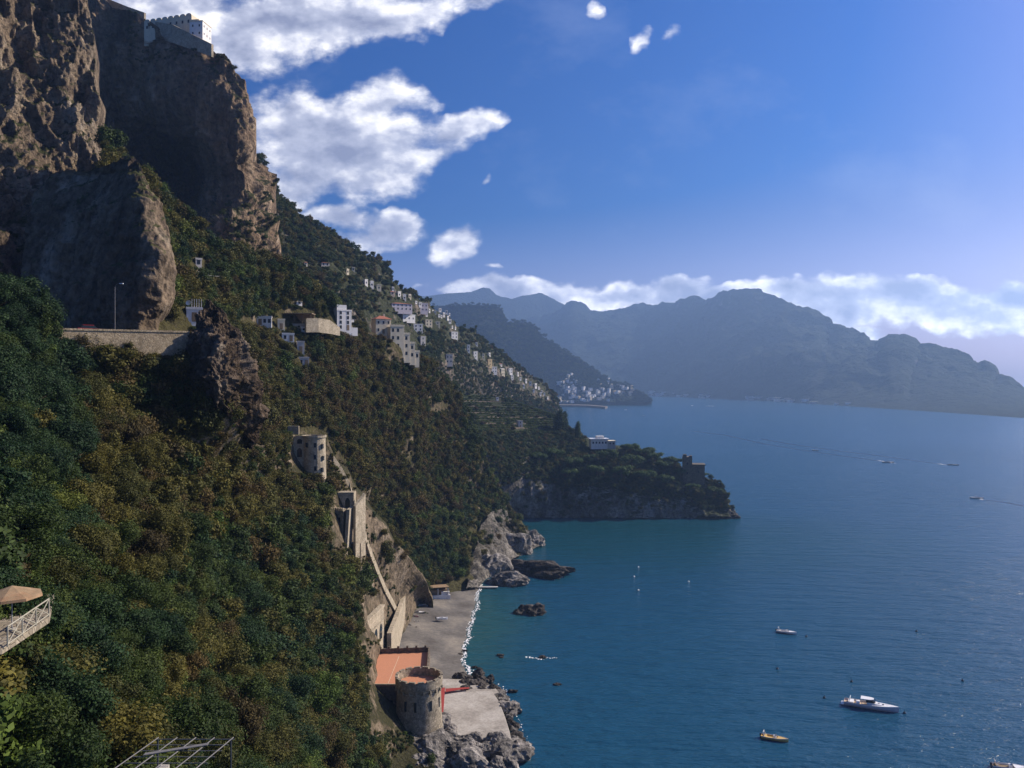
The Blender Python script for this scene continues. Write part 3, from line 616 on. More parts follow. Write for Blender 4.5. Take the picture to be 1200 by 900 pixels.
# convent on the cliff top
rc = empty('convent', Pz(203, 38, 420), R(-17), 'long white convent with rounded roof vaults on the cliff edge', 'convent')
wv_, dv_ = 31.0, 9.0
MB().box(-wv_/2, wv_/2, -dv_/2, dv_/2, -8, 6.3).build('wall', M['cream'], rc)
q = MB()
for i in range(8):
    x0 = -wv_/2+wv_*i/8; r_ = wv_/16; V = []
    for k in range(9):
        t = math.pi*k/8; V += [(x0+r_-r_*math.cos(t)*.94, -dv_/2-.05, 6.31+math.sin(t)*1.3), (x0+r_-r_*math.cos(t)*.94, dv_/2+.05, 6.31+math.sin(t)*1.3)]
    q.add(V, [(2*k, 2*k+1, 2*k+3, 2*k+2) for k in range(8)]+[tuple(2*k for k in range(9)), tuple(2*k+1 for k in reversed(range(9)))])
q.build('roof', M['cream'], rc)
add_windows(rc, wv_, dv_, 6.3, 1, 8, 1, ww=1.1, wh=1.7)
rc.scale = (.92, .92, .85)
r2 = empty('convent_wing', Pz(235, 47, 408), R(-8), 'tall cream end wing of the convent catching the sun', 'building')
MB().box(-4.0, 4.0, -5, 5, -6, 9.0).build('wall', M['white'], r2)
MB().box(-4.2, 4.2, -5.2, 5.2, 9.003, 9.5).build('cornice', M['cream'], r2)
MB().box(-3.4, 1.2, -4.0, 4.0, 9.503, 10.8).build('roof', M['cream'], r2)
add_windows(r2, 8, 10, 9, 2, 2, 3, ww=.8, wh=1.3)
r2.scale = (.85, .85, .82) 
def wallrun(mb_, pts, th, hts, base=6):
    """continuous masonry wall along pts (tops), with thickness th and depth below"""
    pts = [Vector(p) for p in pts]
    if not isinstance(hts, (list, tuple)): hts = [hts]*len(pts)
    V = []
    for i, p in enumerate(pts):
        d = (pts[min(i+1, len(pts)-1)]-pts[max(i-1, 0)]); d.z = 0; d.normalize(); s = Vector((-d.y, d.x, 0))*th/2
        V += [p-s, p+s, p-s-Vector((0, 0, hts[i])), p+s-Vector((0, 0, hts[i]))]
    Fs = [(0, 1, 3, 2)]; n = len(pts)-1; Fs.append((4*n, 4*n+2, 4*n+3, 4*n+1))
    for i in range(n):
        a = 4*i; b2 = a+4
        Fs += [(a, b2, b2+1, a+1), (a, a+2, b2+2, b2), (a+1, b2+1, b2+3, a+3), (a+2, a+3, b2+3, b2+2)]
    return mb_.add(V, Fs)
tag(wallrun(MB(), [Pz(172, 24, 425), Pz(203, 29, 408), Pz(249, 52, 394)], 1.2, [8, 9, 6]).build('terrace_wall', M['stonel'], None), 'pale stone terrace wall below the convent', 'wall')
tag(wallrun(MB(), [Pz(104, -14, 452), Pz(130, 0, 444), (Pz(150, 8, 436)), Pz(170, 15, 428)], 1.0, 5).build('boundary_wall', M['stonel'], None), 'sloping boundary wall climbing left of the convent', 'wall')
EXC += [(165, 14, 252, 56, 400)]

# houses near the coast road, one by one
def misc(parent, name, mat, f, loc=(0, 0, 0)):
    q = MB(); f(q); o = q.build(name, M[mat], parent); o.location = loc; return o
r, w, d, h, Y = house('white house with a satellite dish and roof posts above the road', 212, 237, 377, 361, None, Y=186, near=True, roof='flat')
misc(r, 'satellite_dish', 'boatwhite', lambda q: q.lathe([(0, 0), (.35, .08), (.6, .22), (.56, .22), (.33, .12), (0, .04)], 16), (-w*.35, -d*.35, h+1.4)).rotation_euler = (R(70), 0, R(-25))
for i in range(5): misc(r, 'roof_post', 'white', lambda q: q.box(-.06, .06, -.06, .06, 0, 1.9), (-w*.15+i*w*.15, -d*.4, h+.5))
r, w, d, h, Y = house('long low white flat roofed cabin right of the rock pinnacle', 285, 322, 381, 371, 'S2', near=True, dfrac=.4, nc=5, yaw=R(14))
r, w, d, h, Y = house('small tan house with a lean-to beside the dark shed', 322, 334, 386, 374, 'S2', 'cream', near=True)
# shed
Y = hit('S2', 345, 378).y; r = empty('shed', Pz(346, 380, Y), 0, 'dark open wooden shed with a flat plank roof', 'shed'); wd = 40/F*Y
misc(r, 'back_wall', 'wood', lambda q: q.box(-wd/2, wd/2, 2.6, 2.8, -3, 3.6)); misc(r, 'roof', 'wood', lambda q: q.box(-wd/2-.4, wd/2+.4, -2.4, 3.2, 3.6, 3.85))
misc(r, 'floor', 'concrete', lambda q: q.box(-wd/2, wd/2, -2.2, 3, -3.5, .1))
for i in range(5): misc(r, 'post', 'bark', lambda q: q.box(-.12, .12, -.12, .12, .1, 3.6), (-wd/2+.2+i*(wd-.4)/4, -2, 0))
EXC.append((325, 362, 370, 381, Y))
tag(wallrun(MB(), [Pz(358, 373, 292), Pz(372, 373, 295), Pz(385, 375, 300), Pz(397, 384, 305)], 1.2, [5, 5, 5, 3]).build('retaining_wall', M['stonel']), 'long pale stone retaining wall left of the tall white house', 'wall')
EXC.append((355, 372, 396, 388, 290))
r, w, d, h, Y = house('tall bright white four storey house above the brown slope', 386, 412, 387, 362, 'S2', near=True, yaw=R(36), dfrac=.8, nf=4)
misc(r, 'roof_room', 'white', lambda q: q.box(-2, 2, -2, 2, h+.01, h+2.4), (-w*.15, 0, 0))
misc(r, 'balcony', 'white', lambda q: q.box(w/2+.003, w/2+1.3, -d*.4, d*.4, h*.45, h*.45+1.0))
misc(r, 'terrace', 'white', lambda q: q.box(w/2+.003, w/2+2.6, -d/2, d/2, -2, 1.2))
house('low white outbuilding under the dark shed', 326, 346, 400, 391, 'S2', near=True, nc=2, dfrac=.5)
house('grey cottage half hidden below the white outbuilding', 345, 357, 413, 400, 'S2', 'grey', near=True, nc=1)
house('small pale roofed hut lowest above the castle', 346, 363, 429, 419, 'S2', 'grey', near=True, nc=2, dfrac=.6)
house('little white hut beside the retaining wall', 351, 358, 388, 384, 'S2', near=False, nc=1)
house('small white gabled hut high on the green slope under the cliff', 344, 354, 357, 352, 'S2', 'white', 'hip', roofm='grey')
house('tiny stone hut high above the dish house', 226, 236, 312, 303, 'S2', 'grey', 'flat', nc=1)
house('two storey yellow villa with a red tiled hip roof', 432, 459, 391, 367, 'S2', 'cream', 'hip', near=True, yaw=R(30), Y=368, nc=3)
# stepped terrace block
Y = 372
rs = empty('apartment_block', Pz(466, 420, Y), R(30), 'stepped cream apartment block descending in four terraces', 'apartments')
EXC.append((452, 378, 490, 420, Y))
sw = F/Y
for i, (x0, x1, z0, z1) in enumerate([(-5, 1.5, -1, 14.0), (1.503, 4.4, -2, 10.6), (4.403, 7.0, -3, 6.6), (7.003, 9.2, -4, 2.8)]):
    misc(rs, 'wall', 'cream', lambda q: q.box(x0, x1, -4+i*.3, 4, z0, z1))
    misc(rs, 'roof_terrace', 'cream', lambda q: [q.box(x0-.1, x1+.15, -4.15+i*.3, -3.9+i*.3, z1+.003, z1+.9), q.box(x1-.05, x1+.2, -3.9+i*.3, 4, z1+.003, z1+.9)])
    for zz in np.arange(z1-2.3, -1, -3.4):
        for yy2 in (-2.2, .2, 2.6): misc(rs, 'window', 'glass', lambda q: q.box(-.02, .03, -.6, .6, 0, 1.6), (x1+.003, yy2, zz))
        for xx in np.arange(x0+1.2, x1-.6, 2.4): misc(rs, 'window', 'glass', lambda q: q.box(-.5, .5, -.03, .02, 0, 1.5), (xx, -4+i*.3-.003, zz))
# ridge village houses: label, x0, x1, base y, top y, colour, roof
RV = [('wide lilac villa with a long red roof under the cliff crest', 446, 484, 364, 352, 'pink', 'hip'),
 ('pale lilac house adjoining the right end of the wide lilac villa', 484, 502, 365, 354, 'pink', 'flat'),
 ('long white terrace of flats directly below the lilac villa', 462, 487, 376, 368, 'white', 'flat'),
 ('bluish white house with balconies right of the stepped block', 480, 496, 388, 379, 'white', 'flat'),
 ('grey white house lowest right of the stepped block', 489, 499, 404, 393, 'grey', 'flat'),
 ('cream house at the left of the pair above the green bowl', 494, 507, 382, 374, 'cream', 'flat'),
 ('cream house at the right of the pair above the green bowl', 508, 516, 384, 376, 'cream', 'flat'),
 ('bright white house alone on the green spur', 524, 537, 397, 388, 'white', 'flat'),
 ('slim white tower house on the rocky shoulder', 546, 551, 413, 403, 'white', 'flat'),
 ('white twin fronted house right of the slim tower house', 552, 560, 420, 411, 'white', 'flat'),
 ('grey stone house standing on a pale bluff', 519, 531, 426, 414, 'grey', 'flat'),
 ('small white house alone on the ridge line', 556, 560, 405, 401, 'white', 'flat'),
 ('bright yellow house in the middle of the cliff edge row', 569, 577, 429, 420, 'yellow', 'flat'),
 ('tiny white house up the slope behind the yellow house', 571, 575, 417, 413, 'white', 'vault'),
 ('pale house just left of the yellow house', 564, 568, 421, 414, 'cream', 'flat'),
 ('white house on the bluff just below the yellow house', 573, 583, 437, 429, 'white', 'flat'),
 ('cream arcaded house centre of the lower cliff edge row', 584, 592, 440, 431, 'cream', 'vault'),
 ('white house above the arcaded house', 582, 589, 429, 425, 'grey', 'hip'),
 ('white block last but one on the cliff edge', 593, 601, 438, 431, 'white', 'flat'),
 ('small bright cube house under the last but one block', 597, 602, 445, 439, 'white', 'flat'),
 ('cream house set in rock below the high crest, leftmost', 404, 409, 321, 315, 'cream', 'flat'),
 ('cream house set in rock below the high crest, second', 411, 416, 318, 313, 'cream', 'flat'),
 ('white house on the cliff ledge, left of three', 425, 431, 334, 327, 'white', 'flat'),
 ('white house on the cliff ledge, middle of three', 432, 438, 337, 328, 'white', 'vault'),
 ('cream house on the cliff ledge, right of three', 439, 447, 340, 333, 'cream', 'flat'),
 ('red roofed house near the end of the crest', 455, 463, 346, 340, 'cream', 'hip'),
 ('tall white house on the skyline at the crest end', 458, 462, 341, 336, 'white', 'flat'),
 ('white house on the skyline beside the tall one', 464, 470, 348, 341, 'white', 'flat'),
 ('white blocky house left of the round house', 471, 476, 352, 344, 'white', 'flat'),
 ('pale round fronted house at the end of the skyline row', 477, 482, 350, 344, 'cream', 'vault'),
 ('lonely white farmhouse high on the left slope', 355, 360, 311, 306, 'white', 'hip'),
 ('grey roofed farmhouse on the high left slope', 372, 386, 312, 306, 'grey', 'hip')]
for (lab, x0, x1, yb, yt, mt, rf) in RV:
    house(lab, x0, x1, yb, yt, 'S4', mt, rf, yaw=R(random.uniform(-12, 14)))
proto_rows = [(492, 358), (496, 361), (500, 364), (503, 367), (507, 368), (510, 370), (514, 372), (517, 374), (520, 358+14), (524, 376), (487, 357), (527, 380),
  (499, 372), (512, 379), (529, 386), (533, 387), (518, 363), (522, 366), (526, 371), (610, 446), (616, 449), (622, 452), (627, 455), (631, 457), (635, 461), (638, 464), (641, 468), (633, 464), (606, 441), (583, 470), (614, 455), (625, 460)]
ph, *_ = house('small white house in the string of white houses along the ridge', 489, 494, 359, 354, 'S4', 'white', 'flat', group='small white houses strung along the ridge')
for k, (x, y) in enumerate(proto_rows[1:]):
    p = hit('S4', x, y) if not (x == 583) else hit('promontory', x, y); c = copy_tree(ph); c.location = p+Vector((0, 0, 1.0)); s = random.uniform(.7, 1.15)*p.y/620*.72
    if x == 583: s = .9; c['label'] = 'lone white hut at the top edge of the green terraces'; del c['group']
    elif x > 600: c['label'] = 'pale house in the lower string above the sheer sea cliff'; c['group'] = 'pale houses above the sheer sea cliff'
    c.scale = (s*random.uniform(.8, 1.3), s, s*random.uniform(.8, 1.2)); c.rotation_euler.z = random.uniform(.4, 1.0)
    pxs = 4; EXC.append((x-pxs, y-6, x+pxs, y+2, p.y))
# villa on the promontory
Y = 640; r = empty('villa', Pz(704, 521, Y), R(6), 'flat roofed white villa among the pines on the promontory', 'villa'); EXC.append((688, 505, 730, 528, Y))
misc(r, 'wall', 'white', lambda q: q.box(-10, 6, -4, 6, -4, 5.0)); misc(r, 'roof', 'boatwhite', lambda q: q.box(-11, 7, -5, 7, 5.003, 5.9))
misc(r, 'upper_room', 'white', lambda q: q.box(-4, 3, -1, 5, 5.903, 8.0)); misc(r, 'wing', 'grey', lambda q: q.box(6.003, 13, -5, 4, -5, 3.6)); misc(r, 'wing_roof', 'cream', lambda q: q.box(5.8, 13.3, -5.3, 4.3, 3.603, 3.9))
for xx in (-8, -5, -2, 1, 4): misc(r, 'window', 'glass', lambda q: q.box(-.8, .8, -.03, .02, 0, 1.8), (xx, -4.003, 1.2))
for xx in (8, 11): misc(r, 'window', 'glass', lambda q: q.box(-.7, .7, -.03, .02, 0, 1.6), (xx, -5.003, .6))
r.scale = (.82, .82, .82)
# ruined watch tower on the promontory
Y = 612; r = empty('watch_tower', Pz(813, 566, Y), R(-8), 'dark square ruined watch tower near the tip of the promontory', 'tower'); EXC.append((798, 532, 830, 572, Y))
misc(r, 'wall', 'stoned', lambda q: [q.box(-8, -1.5, -5, 5, -4, 19.5), q.box(-1.497, 7.5, -5, 5, -4, 13.5), q.box(-8, -5.5, -5, -2, 19.503, 21.5), q.box(-3.6, -1.5, -5, -2, 19.503, 20.6)])
misc(r, 'cornice', 'stoned', lambda q: q.box(-1.3, 8.1, -5.5, 5.5, 13.503, 14.3))
for xx, zz in ((-5, 14), (3, 8), (-5, 7)): misc(r, 'window', 'glass', lambda q: q.box(-.5, .5, -.03, .02, 0, 1.4), (xx, -5.003, zz))
r, *_ = house('small stone hut among the vine terraces', 605, 613, 501, 493, 'promontory', 'grey', nc=1, near=True)
house('pale stone barn with a dark doorway at the terraces', 507, 522, 480, 472, 'promontory', 'grey', nc=1, ns=1)

# round castle house on the slope
Y = 238; r = empty('castle_house', Pz(364, 560, Y), 0, 'tall rounded stone castle house half way down the slope', 'castle'); EXC.append((342, 500, 384, 552, Y))
sc_ = Y/F; zt = 50*sc_
def cyl(q, rad, z0, z1, cx, cy, n=28, a0=0, a1=2*math.pi): q.lathe([(0.01, z0), (rad, z0), (rad, z1), (0.01, z1)], n, (cx, cy), a0=a0, a1=a1)
misc(r, 'wall', 'stonel', lambda q: [q.lathe([(0.01, -4), (3.5, -4), (3.2, zt-.6), (.01, zt-.6)], 24, (1.0, 0)), q.box(-5.2, 1.0, -2.2, 4, -3, zt-.6)])
misc(r, 'parapet', 'stonel', lambda q: [q.lathe([(3.22, zt-.6), (3.5, zt-.6), (3.5, zt), (3.2, zt), (3.2, zt-.6)], 24, (1.0, 0)), q.box(-5.3, 1, -2.35, -2.0, zt-.597, zt)])
for xx, yy2, zz, an in ((-.4, -3.0, 9, -.45), (2.0, -3.12, 9, .35), (3.85, -1.9, 8.6, 1.0), (2.0, -3.15, 5.6, .35), (4.0, -1.7, 5.2, 1.05), (2.1, -3.2, 2.4, .35), (3.9, -2.1, 1.9, 1.0)):
    o = misc(r, 'window', 'glass', lambda q: q.box(-.35, .35, -.12, .3, 0, 1.3), (xx, yy2, zz)); o.rotation_euler.z = an
for xx, zz, hh in ((-2.6, 6.2, 2.6), (-2.6, 10, 1.4)):
    misc(r, 'arched_opening', 'glass', lambda q: q.prism([(-.7, 0), (.7, 0), (.7, hh*.7), (.4, hh*.92), (0, hh), (-.4, hh*.92), (-.7, hh*.7)], -.06, .03), (xx, -2.2, zz)).rotation_euler = (R(90), 0, 0)
q = MB(); q.box(-1.6, 1.6, -.3, .3, 0, 3.2); 
o = q.build('ruined_gable', M['stonel']); o.location = Pz(344, 512, 243); tag(o, 'small ruined gable wall behind the castle house top', 'ruin')
# bastion below
Y = 236; r = empty('bastion', Pz(406, 648, Y), 0, 'stone bastion with battlements and two tall pale buttress walls', 'castle'); EXC.append((389, 575, 427, 638, Y))
k_ = Y/F
misc(r, 'wall', 'stone', lambda q: q.prism([(-4.2, 0), (-.6, -1.6), (-.4, 4), (-4.4, 5)], -1.5, 12.2))
def merl(q, a, b_, z, n, th=.5, hh=.8):
    a = Vector(a); b_ = Vector(b_); dd = (b_-a); L_ = dd.length; dd.normalize(); s = Vector((-dd.y, dd.x))*th
    for i in range(n):
        p = a+dd*L_*(i+.15)/n; p2 = a+dd*L_*(i+.75)/n
        q.prism([(p.x, p.y), (p2.x, p2.y), (p2.x+s.x, p2.y+s.y), (p.x+s.x, p.y+s.y)], z, z+hh)
misc(r, 'battlement', 'stonel', lambda q: merl(q, (-4.2, 0), (-.6, -1.6), 12.203, 7))
misc(r, 'upper_room', 'stonel', lambda q: q.box(-3.5, 1.2, 4.6, 8, 6, 16.6))
misc(r, 'buttress_wall', 'stonel', lambda q: q.add([(-.55, -1.9, -2.5), (.3, -1.9, -2.5), (.3, 5, -2.5), (-.55, 5, -2.5), (.3, -1.5, 12.6), (1.2, -1.5, 12.6), (1.2, 5, 12.6), (.3, 5, 12.6)], [(3, 2, 1, 0), (4, 5, 6, 7), (0, 1, 5, 4), (1, 2, 6, 5), (2, 3, 7, 6), (3, 0, 4, 7)]))
misc(r, 'buttress_wall', 'stonel', lambda q: q.prism([(1.7, 1.5), (2.4, 1.2), (4.3, 6.5), (3.6, 7)], -2, lambda x, y: 13.2+(y-1.5)*.55))
misc(r, 'lower_wall', 'stoned', lambda q: q.box(-.5, 3.4, 3.5, 6, -6, 2))
for xx, yy2, zz in ((-3.2, -.47, 8.6), (-1.8, -1.1, 8.8)): misc(r, 'window', 'glass', lambda q: q.box(-.3, .3, -.06, .2, 0, 1.5), (xx, yy2, zz)).rotation_euler.z = -.42
misc(r, 'arched_opening', 'glass', lambda q: q.prism([(-.6, 0), (.6, 0), (.6, 1.6), (.3, 2.2), (0, 2.4), (-.3, 2.2), (-.6, 1.6)], -.1, .03), (-3.0, -.6, 2.0)).rotation_euler = (R(90), 0, -.42)
misc(r, 'arched_opening', 'glass', lambda q: q.prism([(-.7, 0), (.7, 0), (.7, 2.0), (.35, 2.7), (0, 2.9), (-.35, 2.7), (-.7, 2.0)], -.1, .03), (-.6, 4.6, 12.2)).rotation_euler = (R(90), 0, 0)
# stairway down the ridge
def stair(ptsn, lab, w=1.3, hgt=1.3, mat='stonel'):
    P_ = [hit('S1', x, y)+Vector((0, 0, .9)) for x, y in ptsn]
    o = wallrun(MB(), P_, w, hgt+1.4).build('stairway', M[mat]); tag(o, lab, 'stairway')
    for (x, y) in ptsn: EXC.append((x-4, y-4, x+4, y+4, P_[0].y))
stair([(423, 622), (431, 645), (440, 667), (449, 688), (458, 706), (466, 722)], 'long pale stone stairway descending from the bastion to the beach', 1.6)
stair([(397, 536), (402, 552), (409, 568), (415, 584)], 'narrow stone path wall between castle house and bastion', 1.0)
# arcade and beach retaining walls
rA = empty('arcade_wall', (0, 0, 0), 0, 'pale stone wall with three tall dark arches above the terrace', 'wall')
a = Vector(((430-CX)/F*244, 244, 0)); b_ = Vector(((450-CX)/F*262, 262, 0)); dd = (b_-a).normalized(); ang = math.atan2(dd.y, dd.x); L_ = (b_-a).length
rA.location = (a.x, a.y, 18); rA.rotation_euler.z = ang
misc(rA, 'wall', 'stonel', lambda q: q.box(0, L_, 0, 1.2, -4, 9.5)); misc(rA, 'coping', 'stonel', lambda q: q.box(-.2, L_+.2, -.25, 1.4, 9.503, 10.1))
misc(rA, 'string_course', 'stone', lambda q: q.box(0, L_, -.15, -.003, 5.6, 6.0))
for i in range(3): misc(rA, 'arched_opening', 'glass', lambda q: q.prism([(-1.5, 0), (1.5, 0), (1.5, 3.2), (1.05, 4.3), (0, 4.9), (-1.05, 4.3), (-1.5, 3.2)], -.05, .03), (L_*.22+i*L_*.29, 0, .2)).rotation_euler = (R(90), 0, 0)
EXC += [(426, 698, 452, 750, 262), (457, 697, 476, 742, 262)]
tag(wallrun(MB(), [Pz(456, 742, 262), Pz(464, 722, 290), Pz(473, 698, 322)], 1.4, [14, 13, 9]).build('retaining_wall', M['stonel']), 'tall rubble retaining wall sloping down to the beach', 'wall')
tag(wallrun(MB(), [Pz(410, 748, 240), Pz(418, 728, 246), Pz(427, 710, 250)], .9, [3, 4, 5]).build('garden_wall', M['stonel']), 'short curved garden wall left of the arcade', 'wall')
tag(wallrun(MB(), [Pz(418, 640, 246), Pz(424, 662, 250), Pz(427, 676, 252)], .9, [6, 6, 6]).build('garden_wall', M['stonel']), 'upright garden wall just under the bastion', 'wall')
# terrace house
ZT = 15.0
T = [Pg(x, y, ZT) for x, y in [(437, 803), (482, 803), (502, 790), (504, 763), (440, 765)]]
r = empty('terrace_house', (T[0].x, T[0].y, 0), 0, 'stone house with a flat terracotta roof terrace by the beach', 'house'); o0 = T[0]
TP = [(p.x-o0.x, p.y-o0.y) for p in T]
misc(r, 'wall', 'stoned', lambda q: q.prism(TP, -1, ZT-.3)); misc(r, 'roof_terrace', 'terracotta', lambda q: q.prism([(x*.995+.02, y*.995+.05) for x, y in TP], ZT-.297, ZT-.1))
def prun(q, a, b_, z0, z1, th=.5):
    a = Vector(a); b_ = Vector(b_); dd = (b_-a).normalized(); s = Vector((-dd.y, dd.x))*th
    q.prism([(a.x, a.y), (b_.x, b_.y), (b_.x+s.x, b_.y+s.y), (a.x+s.x, a.y+s.y)], z0, z1)
misc(r, 'parapet', 'stoned', lambda q: [prun(q, TP[3], TP[4], ZT-.09, ZT+1.3), prun(q, TP[2], (TP[3][0], TP[3][1]-.5), ZT-.09, ZT+1.3)])
misc(r, 'parapet', 'stonel', lambda q: [prun(q, TP[0], TP[1], ZT-.09, ZT+.3, .4)])
for k in range(6):
    t = (k+.5)/6; misc(r, 'parapet_pier', 'stoned', lambda q: q.box(-.3, .3, -.3, .3, 0, .6), (TP[4][0]+(TP[3][0]-TP[4][0])*t, TP[4][1]+(TP[3][1]-TP[4][1])*t-.25, ZT+1.303))
for xx in (2, 5): misc(r, 'window', 'glass', lambda q: q.box(-.5, .5, -.05, .02, 0, 1.8), (xx, TP[0][1]-.003, 9))
misc(r, 'terrace_line', 'cream', lambda q: q.box(3.9, 4.0, .8, 24, ZT-.097, ZT-.085))
EXC.append((434, 757, 520, 858, 300))
# round tower
TC = Pz(491, 800, 224); r = empty('round_tower', (TC.x, TC.y, 0), 0, 'squat round stone watch tower with a crenellated rim by the platform', 'tower')
misc(r, 'wall', 'stone', lambda q: q.lathe([(7.0, -1), (6.5, 4), (6.1, 10), (5.9, 16.2)], 48)).data.polygons.foreach_set('use_smooth', [True]*48*3)
misc(r, 'rim', 'stone', lambda q: q.lathe([(5.9, 16.2), (6.35, 17.2), (6.4, 19.2), (5.75, 19.2), (5.7, 16.6)], 48))
misc(r, 'roof_floor', 'terracotta', lambda q: q.lathe([(5.72, 17.3), (.01, 17.35)], 48))
for k in range(16):
    t = 2*math.pi*(k+.5)/16; o = misc(r, 'merlon', 'stone', lambda q: q.box(-.33, .33, -.85, .85, 0, .4), (6.06*math.cos(t), 6.06*math.sin(t), 19.203)); o.rotation_euler.z = t
for k in range(20):
    t = 2*math.pi*k/20; o = misc(r, 'corbel', 'stonel', lambda q: q.box(-.2, .22, -.2, .2, 0, .9), (6.2*math.cos(t), 6.2*math.sin(t), 15.9)); o.rotation_euler.z = t
for t in (-120, -93, -52, -20):
    t = R(t); o = misc(r, 'arrow_slit', 'glass', lambda q: q.box(-.3, .08, -.32, .32, 0, 2.6), (6.02*math.cos(t), 6.02*math.sin(t), 11.6)); o.rotation_euler.z = t
# coast road parapet
r = empty('road_wall', (0, 0, 0), 0, 'long stone wall carrying the coast road past the rock spur', 'wall')
misc(r, 'wall', 'stonew', lambda q: wallrun(q, [(-91, 126, 107.9), (-76, 139.5, 107.9), (-60, 153.5, 108.2)], 1.0, 9)); misc(r, 'coping', 'stonew', lambda q: wallrun(q, [(-91, 126, 108.25), (-76, 139.5, 108.25), (-60, 153.5, 108.55)], 1.25, .34))
EXC += [(72, 372, 118, 390, 149), (118, 372, 160, 398, 149), (160, 372, 214, 410, 149)]
# far town
rT = random.Random(5)
def town_proto(w, d, h, mat, seed):
    q = MB(); q.box(-w/2, w/2, -d/2, d/2, -3, h, 0); q.box(-w/2-.4, w/2+.4, -d/2-.4, d/2+.4, h+.01, h+.7, 1)
    for k in range(int(h/3.4)):
        for i in range(int(w/3.5)):
            x = -w/2+w*(i+.5)/int(w/3.5); q.box(x-.7, x+.7, -d/2-.06, -d/2+.02, k*3.4+1, k*3.4+2.8, 2)
        for i in range(int(d/4)):
            y = -d/2+d*(i+.5)/int(d/4); q.box(w/2-.02, w/2+.06, y-.7, y+.7, k*3.4+1, k*3.4+2.8, 2)
    return q, [M[mat], M['cream' if mat != 'white' else 'grey'], M['glass']]
prot = []
for i, (w, d, h, mt) in enumerate([(16, 12, 12, 'white'), (22, 12, 15, 'white'), (14, 12, 18, 'cream'), (26, 14, 13, 'grey'), (15, 11, 10, 'yellow'), (12, 10, 22, 'white')]):
    q, ms = town_proto(w, d, h, mt, i); me = q.build('town_house', ms); prot.append(me)
CN = ['white', 'long white', 'cream', 'wide grey', 'yellow', 'tall white']
zones = [(655, 690, 448, 473, 46, 'waterfront town at the left'), (690, 715, 456, 471, 22, 'middle of the far town'), (712, 742, 452, 464, 24, 'headland end of the far town'), (664, 684, 440, 455, 16, 'upper town'), (700, 716, 445, 452, 5, 'slope above the far town')]
used = [False]*6
for (x0, x1, y0, y1, n, zn) in zones:
    for i in range(n):
        x = rT.uniform(x0, x1); y = rT.uniform(y0, y1); k = rT.choice([0, 0, 1, 2, 3, 4, 5, 0]) if 'yellow' not in zn else 4
        if zn.startswith('upper') and x > 676 - (y-440): x -= 8
        p = hit('headland', x, y); 
        o = prot[k] if not used[k] else prot[k].copy()
        if used[k]: COL.objects.link(o)
        used[k] = True; o.location = p+Vector((0, 0, 1.0)); o.rotation_euler.z = rT.uniform(.3, 1.1); s = rT.uniform(.42, .85); o.scale = (s, s, s*rT.uniform(.7, 1.0))
        tag(o, CN[k]+' house in the '+zn, 'house', 'far town '+CN[k]+' houses, '+zn)
for i in range(34):   # villages across the gulf
    x = rT.choice([rT.uniform(762, 860), rT.uniform(762, 960), rT.uniform(860, 1000)]); sy = np.interp(x, sx6, sy6); y = sy-rT.uniform(-.4, 2.5)-(3 if x < 800 and rT.random() < .4 else 0)
    p = hit('peninsula', x, y); o = prot[rT.choice([0, 1, 3])].copy(); COL.objects.link(o); o.location = p; s = rT.uniform(.5, 1.0); o.scale = (s*1.5, s, s*.8); o.rotation_euler.z = rT.uniform(-.3, .3)
    tag(o, 'faint pale building on the shore across the gulf', 'building', 'hazy shore buildings across the gulf')
mb = MB(); A = [Pg(x, y, 3) for x, y in [(655, 474.6), (690, 475.2), (712, 477), (709, 478), (688, 476.2), (655, 475.6)]]; mb.prism([(p.x, p.y) for p in A], -1, 6)
tag(mb.build('breakwater', M['stoned']), 'low dark harbour breakwater before the far town', 'breakwater')

# ------------------------------------------------------------------ haze
m = bpy.data.materials.new('haze'); m.use_nodes = True; nt = m.node_tree; nt.nodes.clear()
o_ = N(nt, 'ShaderNodeOutputMaterial'); pv = N(nt, 'ShaderNodeVolumePrincipled'); nt.links.new(pv.outputs[0], o_.inputs['Volume'])
pv.inputs['Density'].default_value = 1.3e-4; pv.inputs['Color'].default_value = (.35, .58, 1.0, 1); pv.inputs['Anisotropy'].default_value = .42
q = MB(); q.box(-14500, 14500, -3500, 8300, -25, 900); hz = q.build('haze', m); tag(hz, 'thin blue sea haze filling the air over the gulf', None, None, 'stuff')

# ------------------------------------------------------------------ vegetation
def clump_pts(r_, style, seed):
    rr = np.random.default_rng(seed)
    if style == 'bush': n = 16; c = rr.normal(size=(n, 3)); c /= np.linalg.norm(c, axis=1)[:, None]; c *= (rr.random((n, 1))**.5)*.66; c[:, 2] = c[:, 2]*.62+.55; s = rr.uniform(.26, .46, n)
    elif style == 'tree': n = 22; c = rr.normal(size=(n, 3)); c /= np.linalg.norm(c, axis=1)[:, None]; c *= (rr.random((n, 1))**.4)*.72; c[:, 2] = c[:, 2]*.8+1.15; s = rr.uniform(.20, .40, n)
    elif style == 'pine': n = 16; a = rr.uniform(0, 6.28, n); q = rr.random(n)**.5*.75; c = np.stack([q*np.cos(a), q*np.sin(a), 1.35+rr.normal(0, .10, n)-.25*q], 1); s = rr.uniform(.22, .36, n)
    elif style == 'cypress': n = 14; z = np.linspace(.25, 5.2, n); c = np.stack([rr.normal(0, .1, n), rr.normal(0, .1, n), z], 1); s = .62*np.sin(np.clip((z+.4)/6.1, 0, 1)*math.pi)**.6+.08
    return c, s
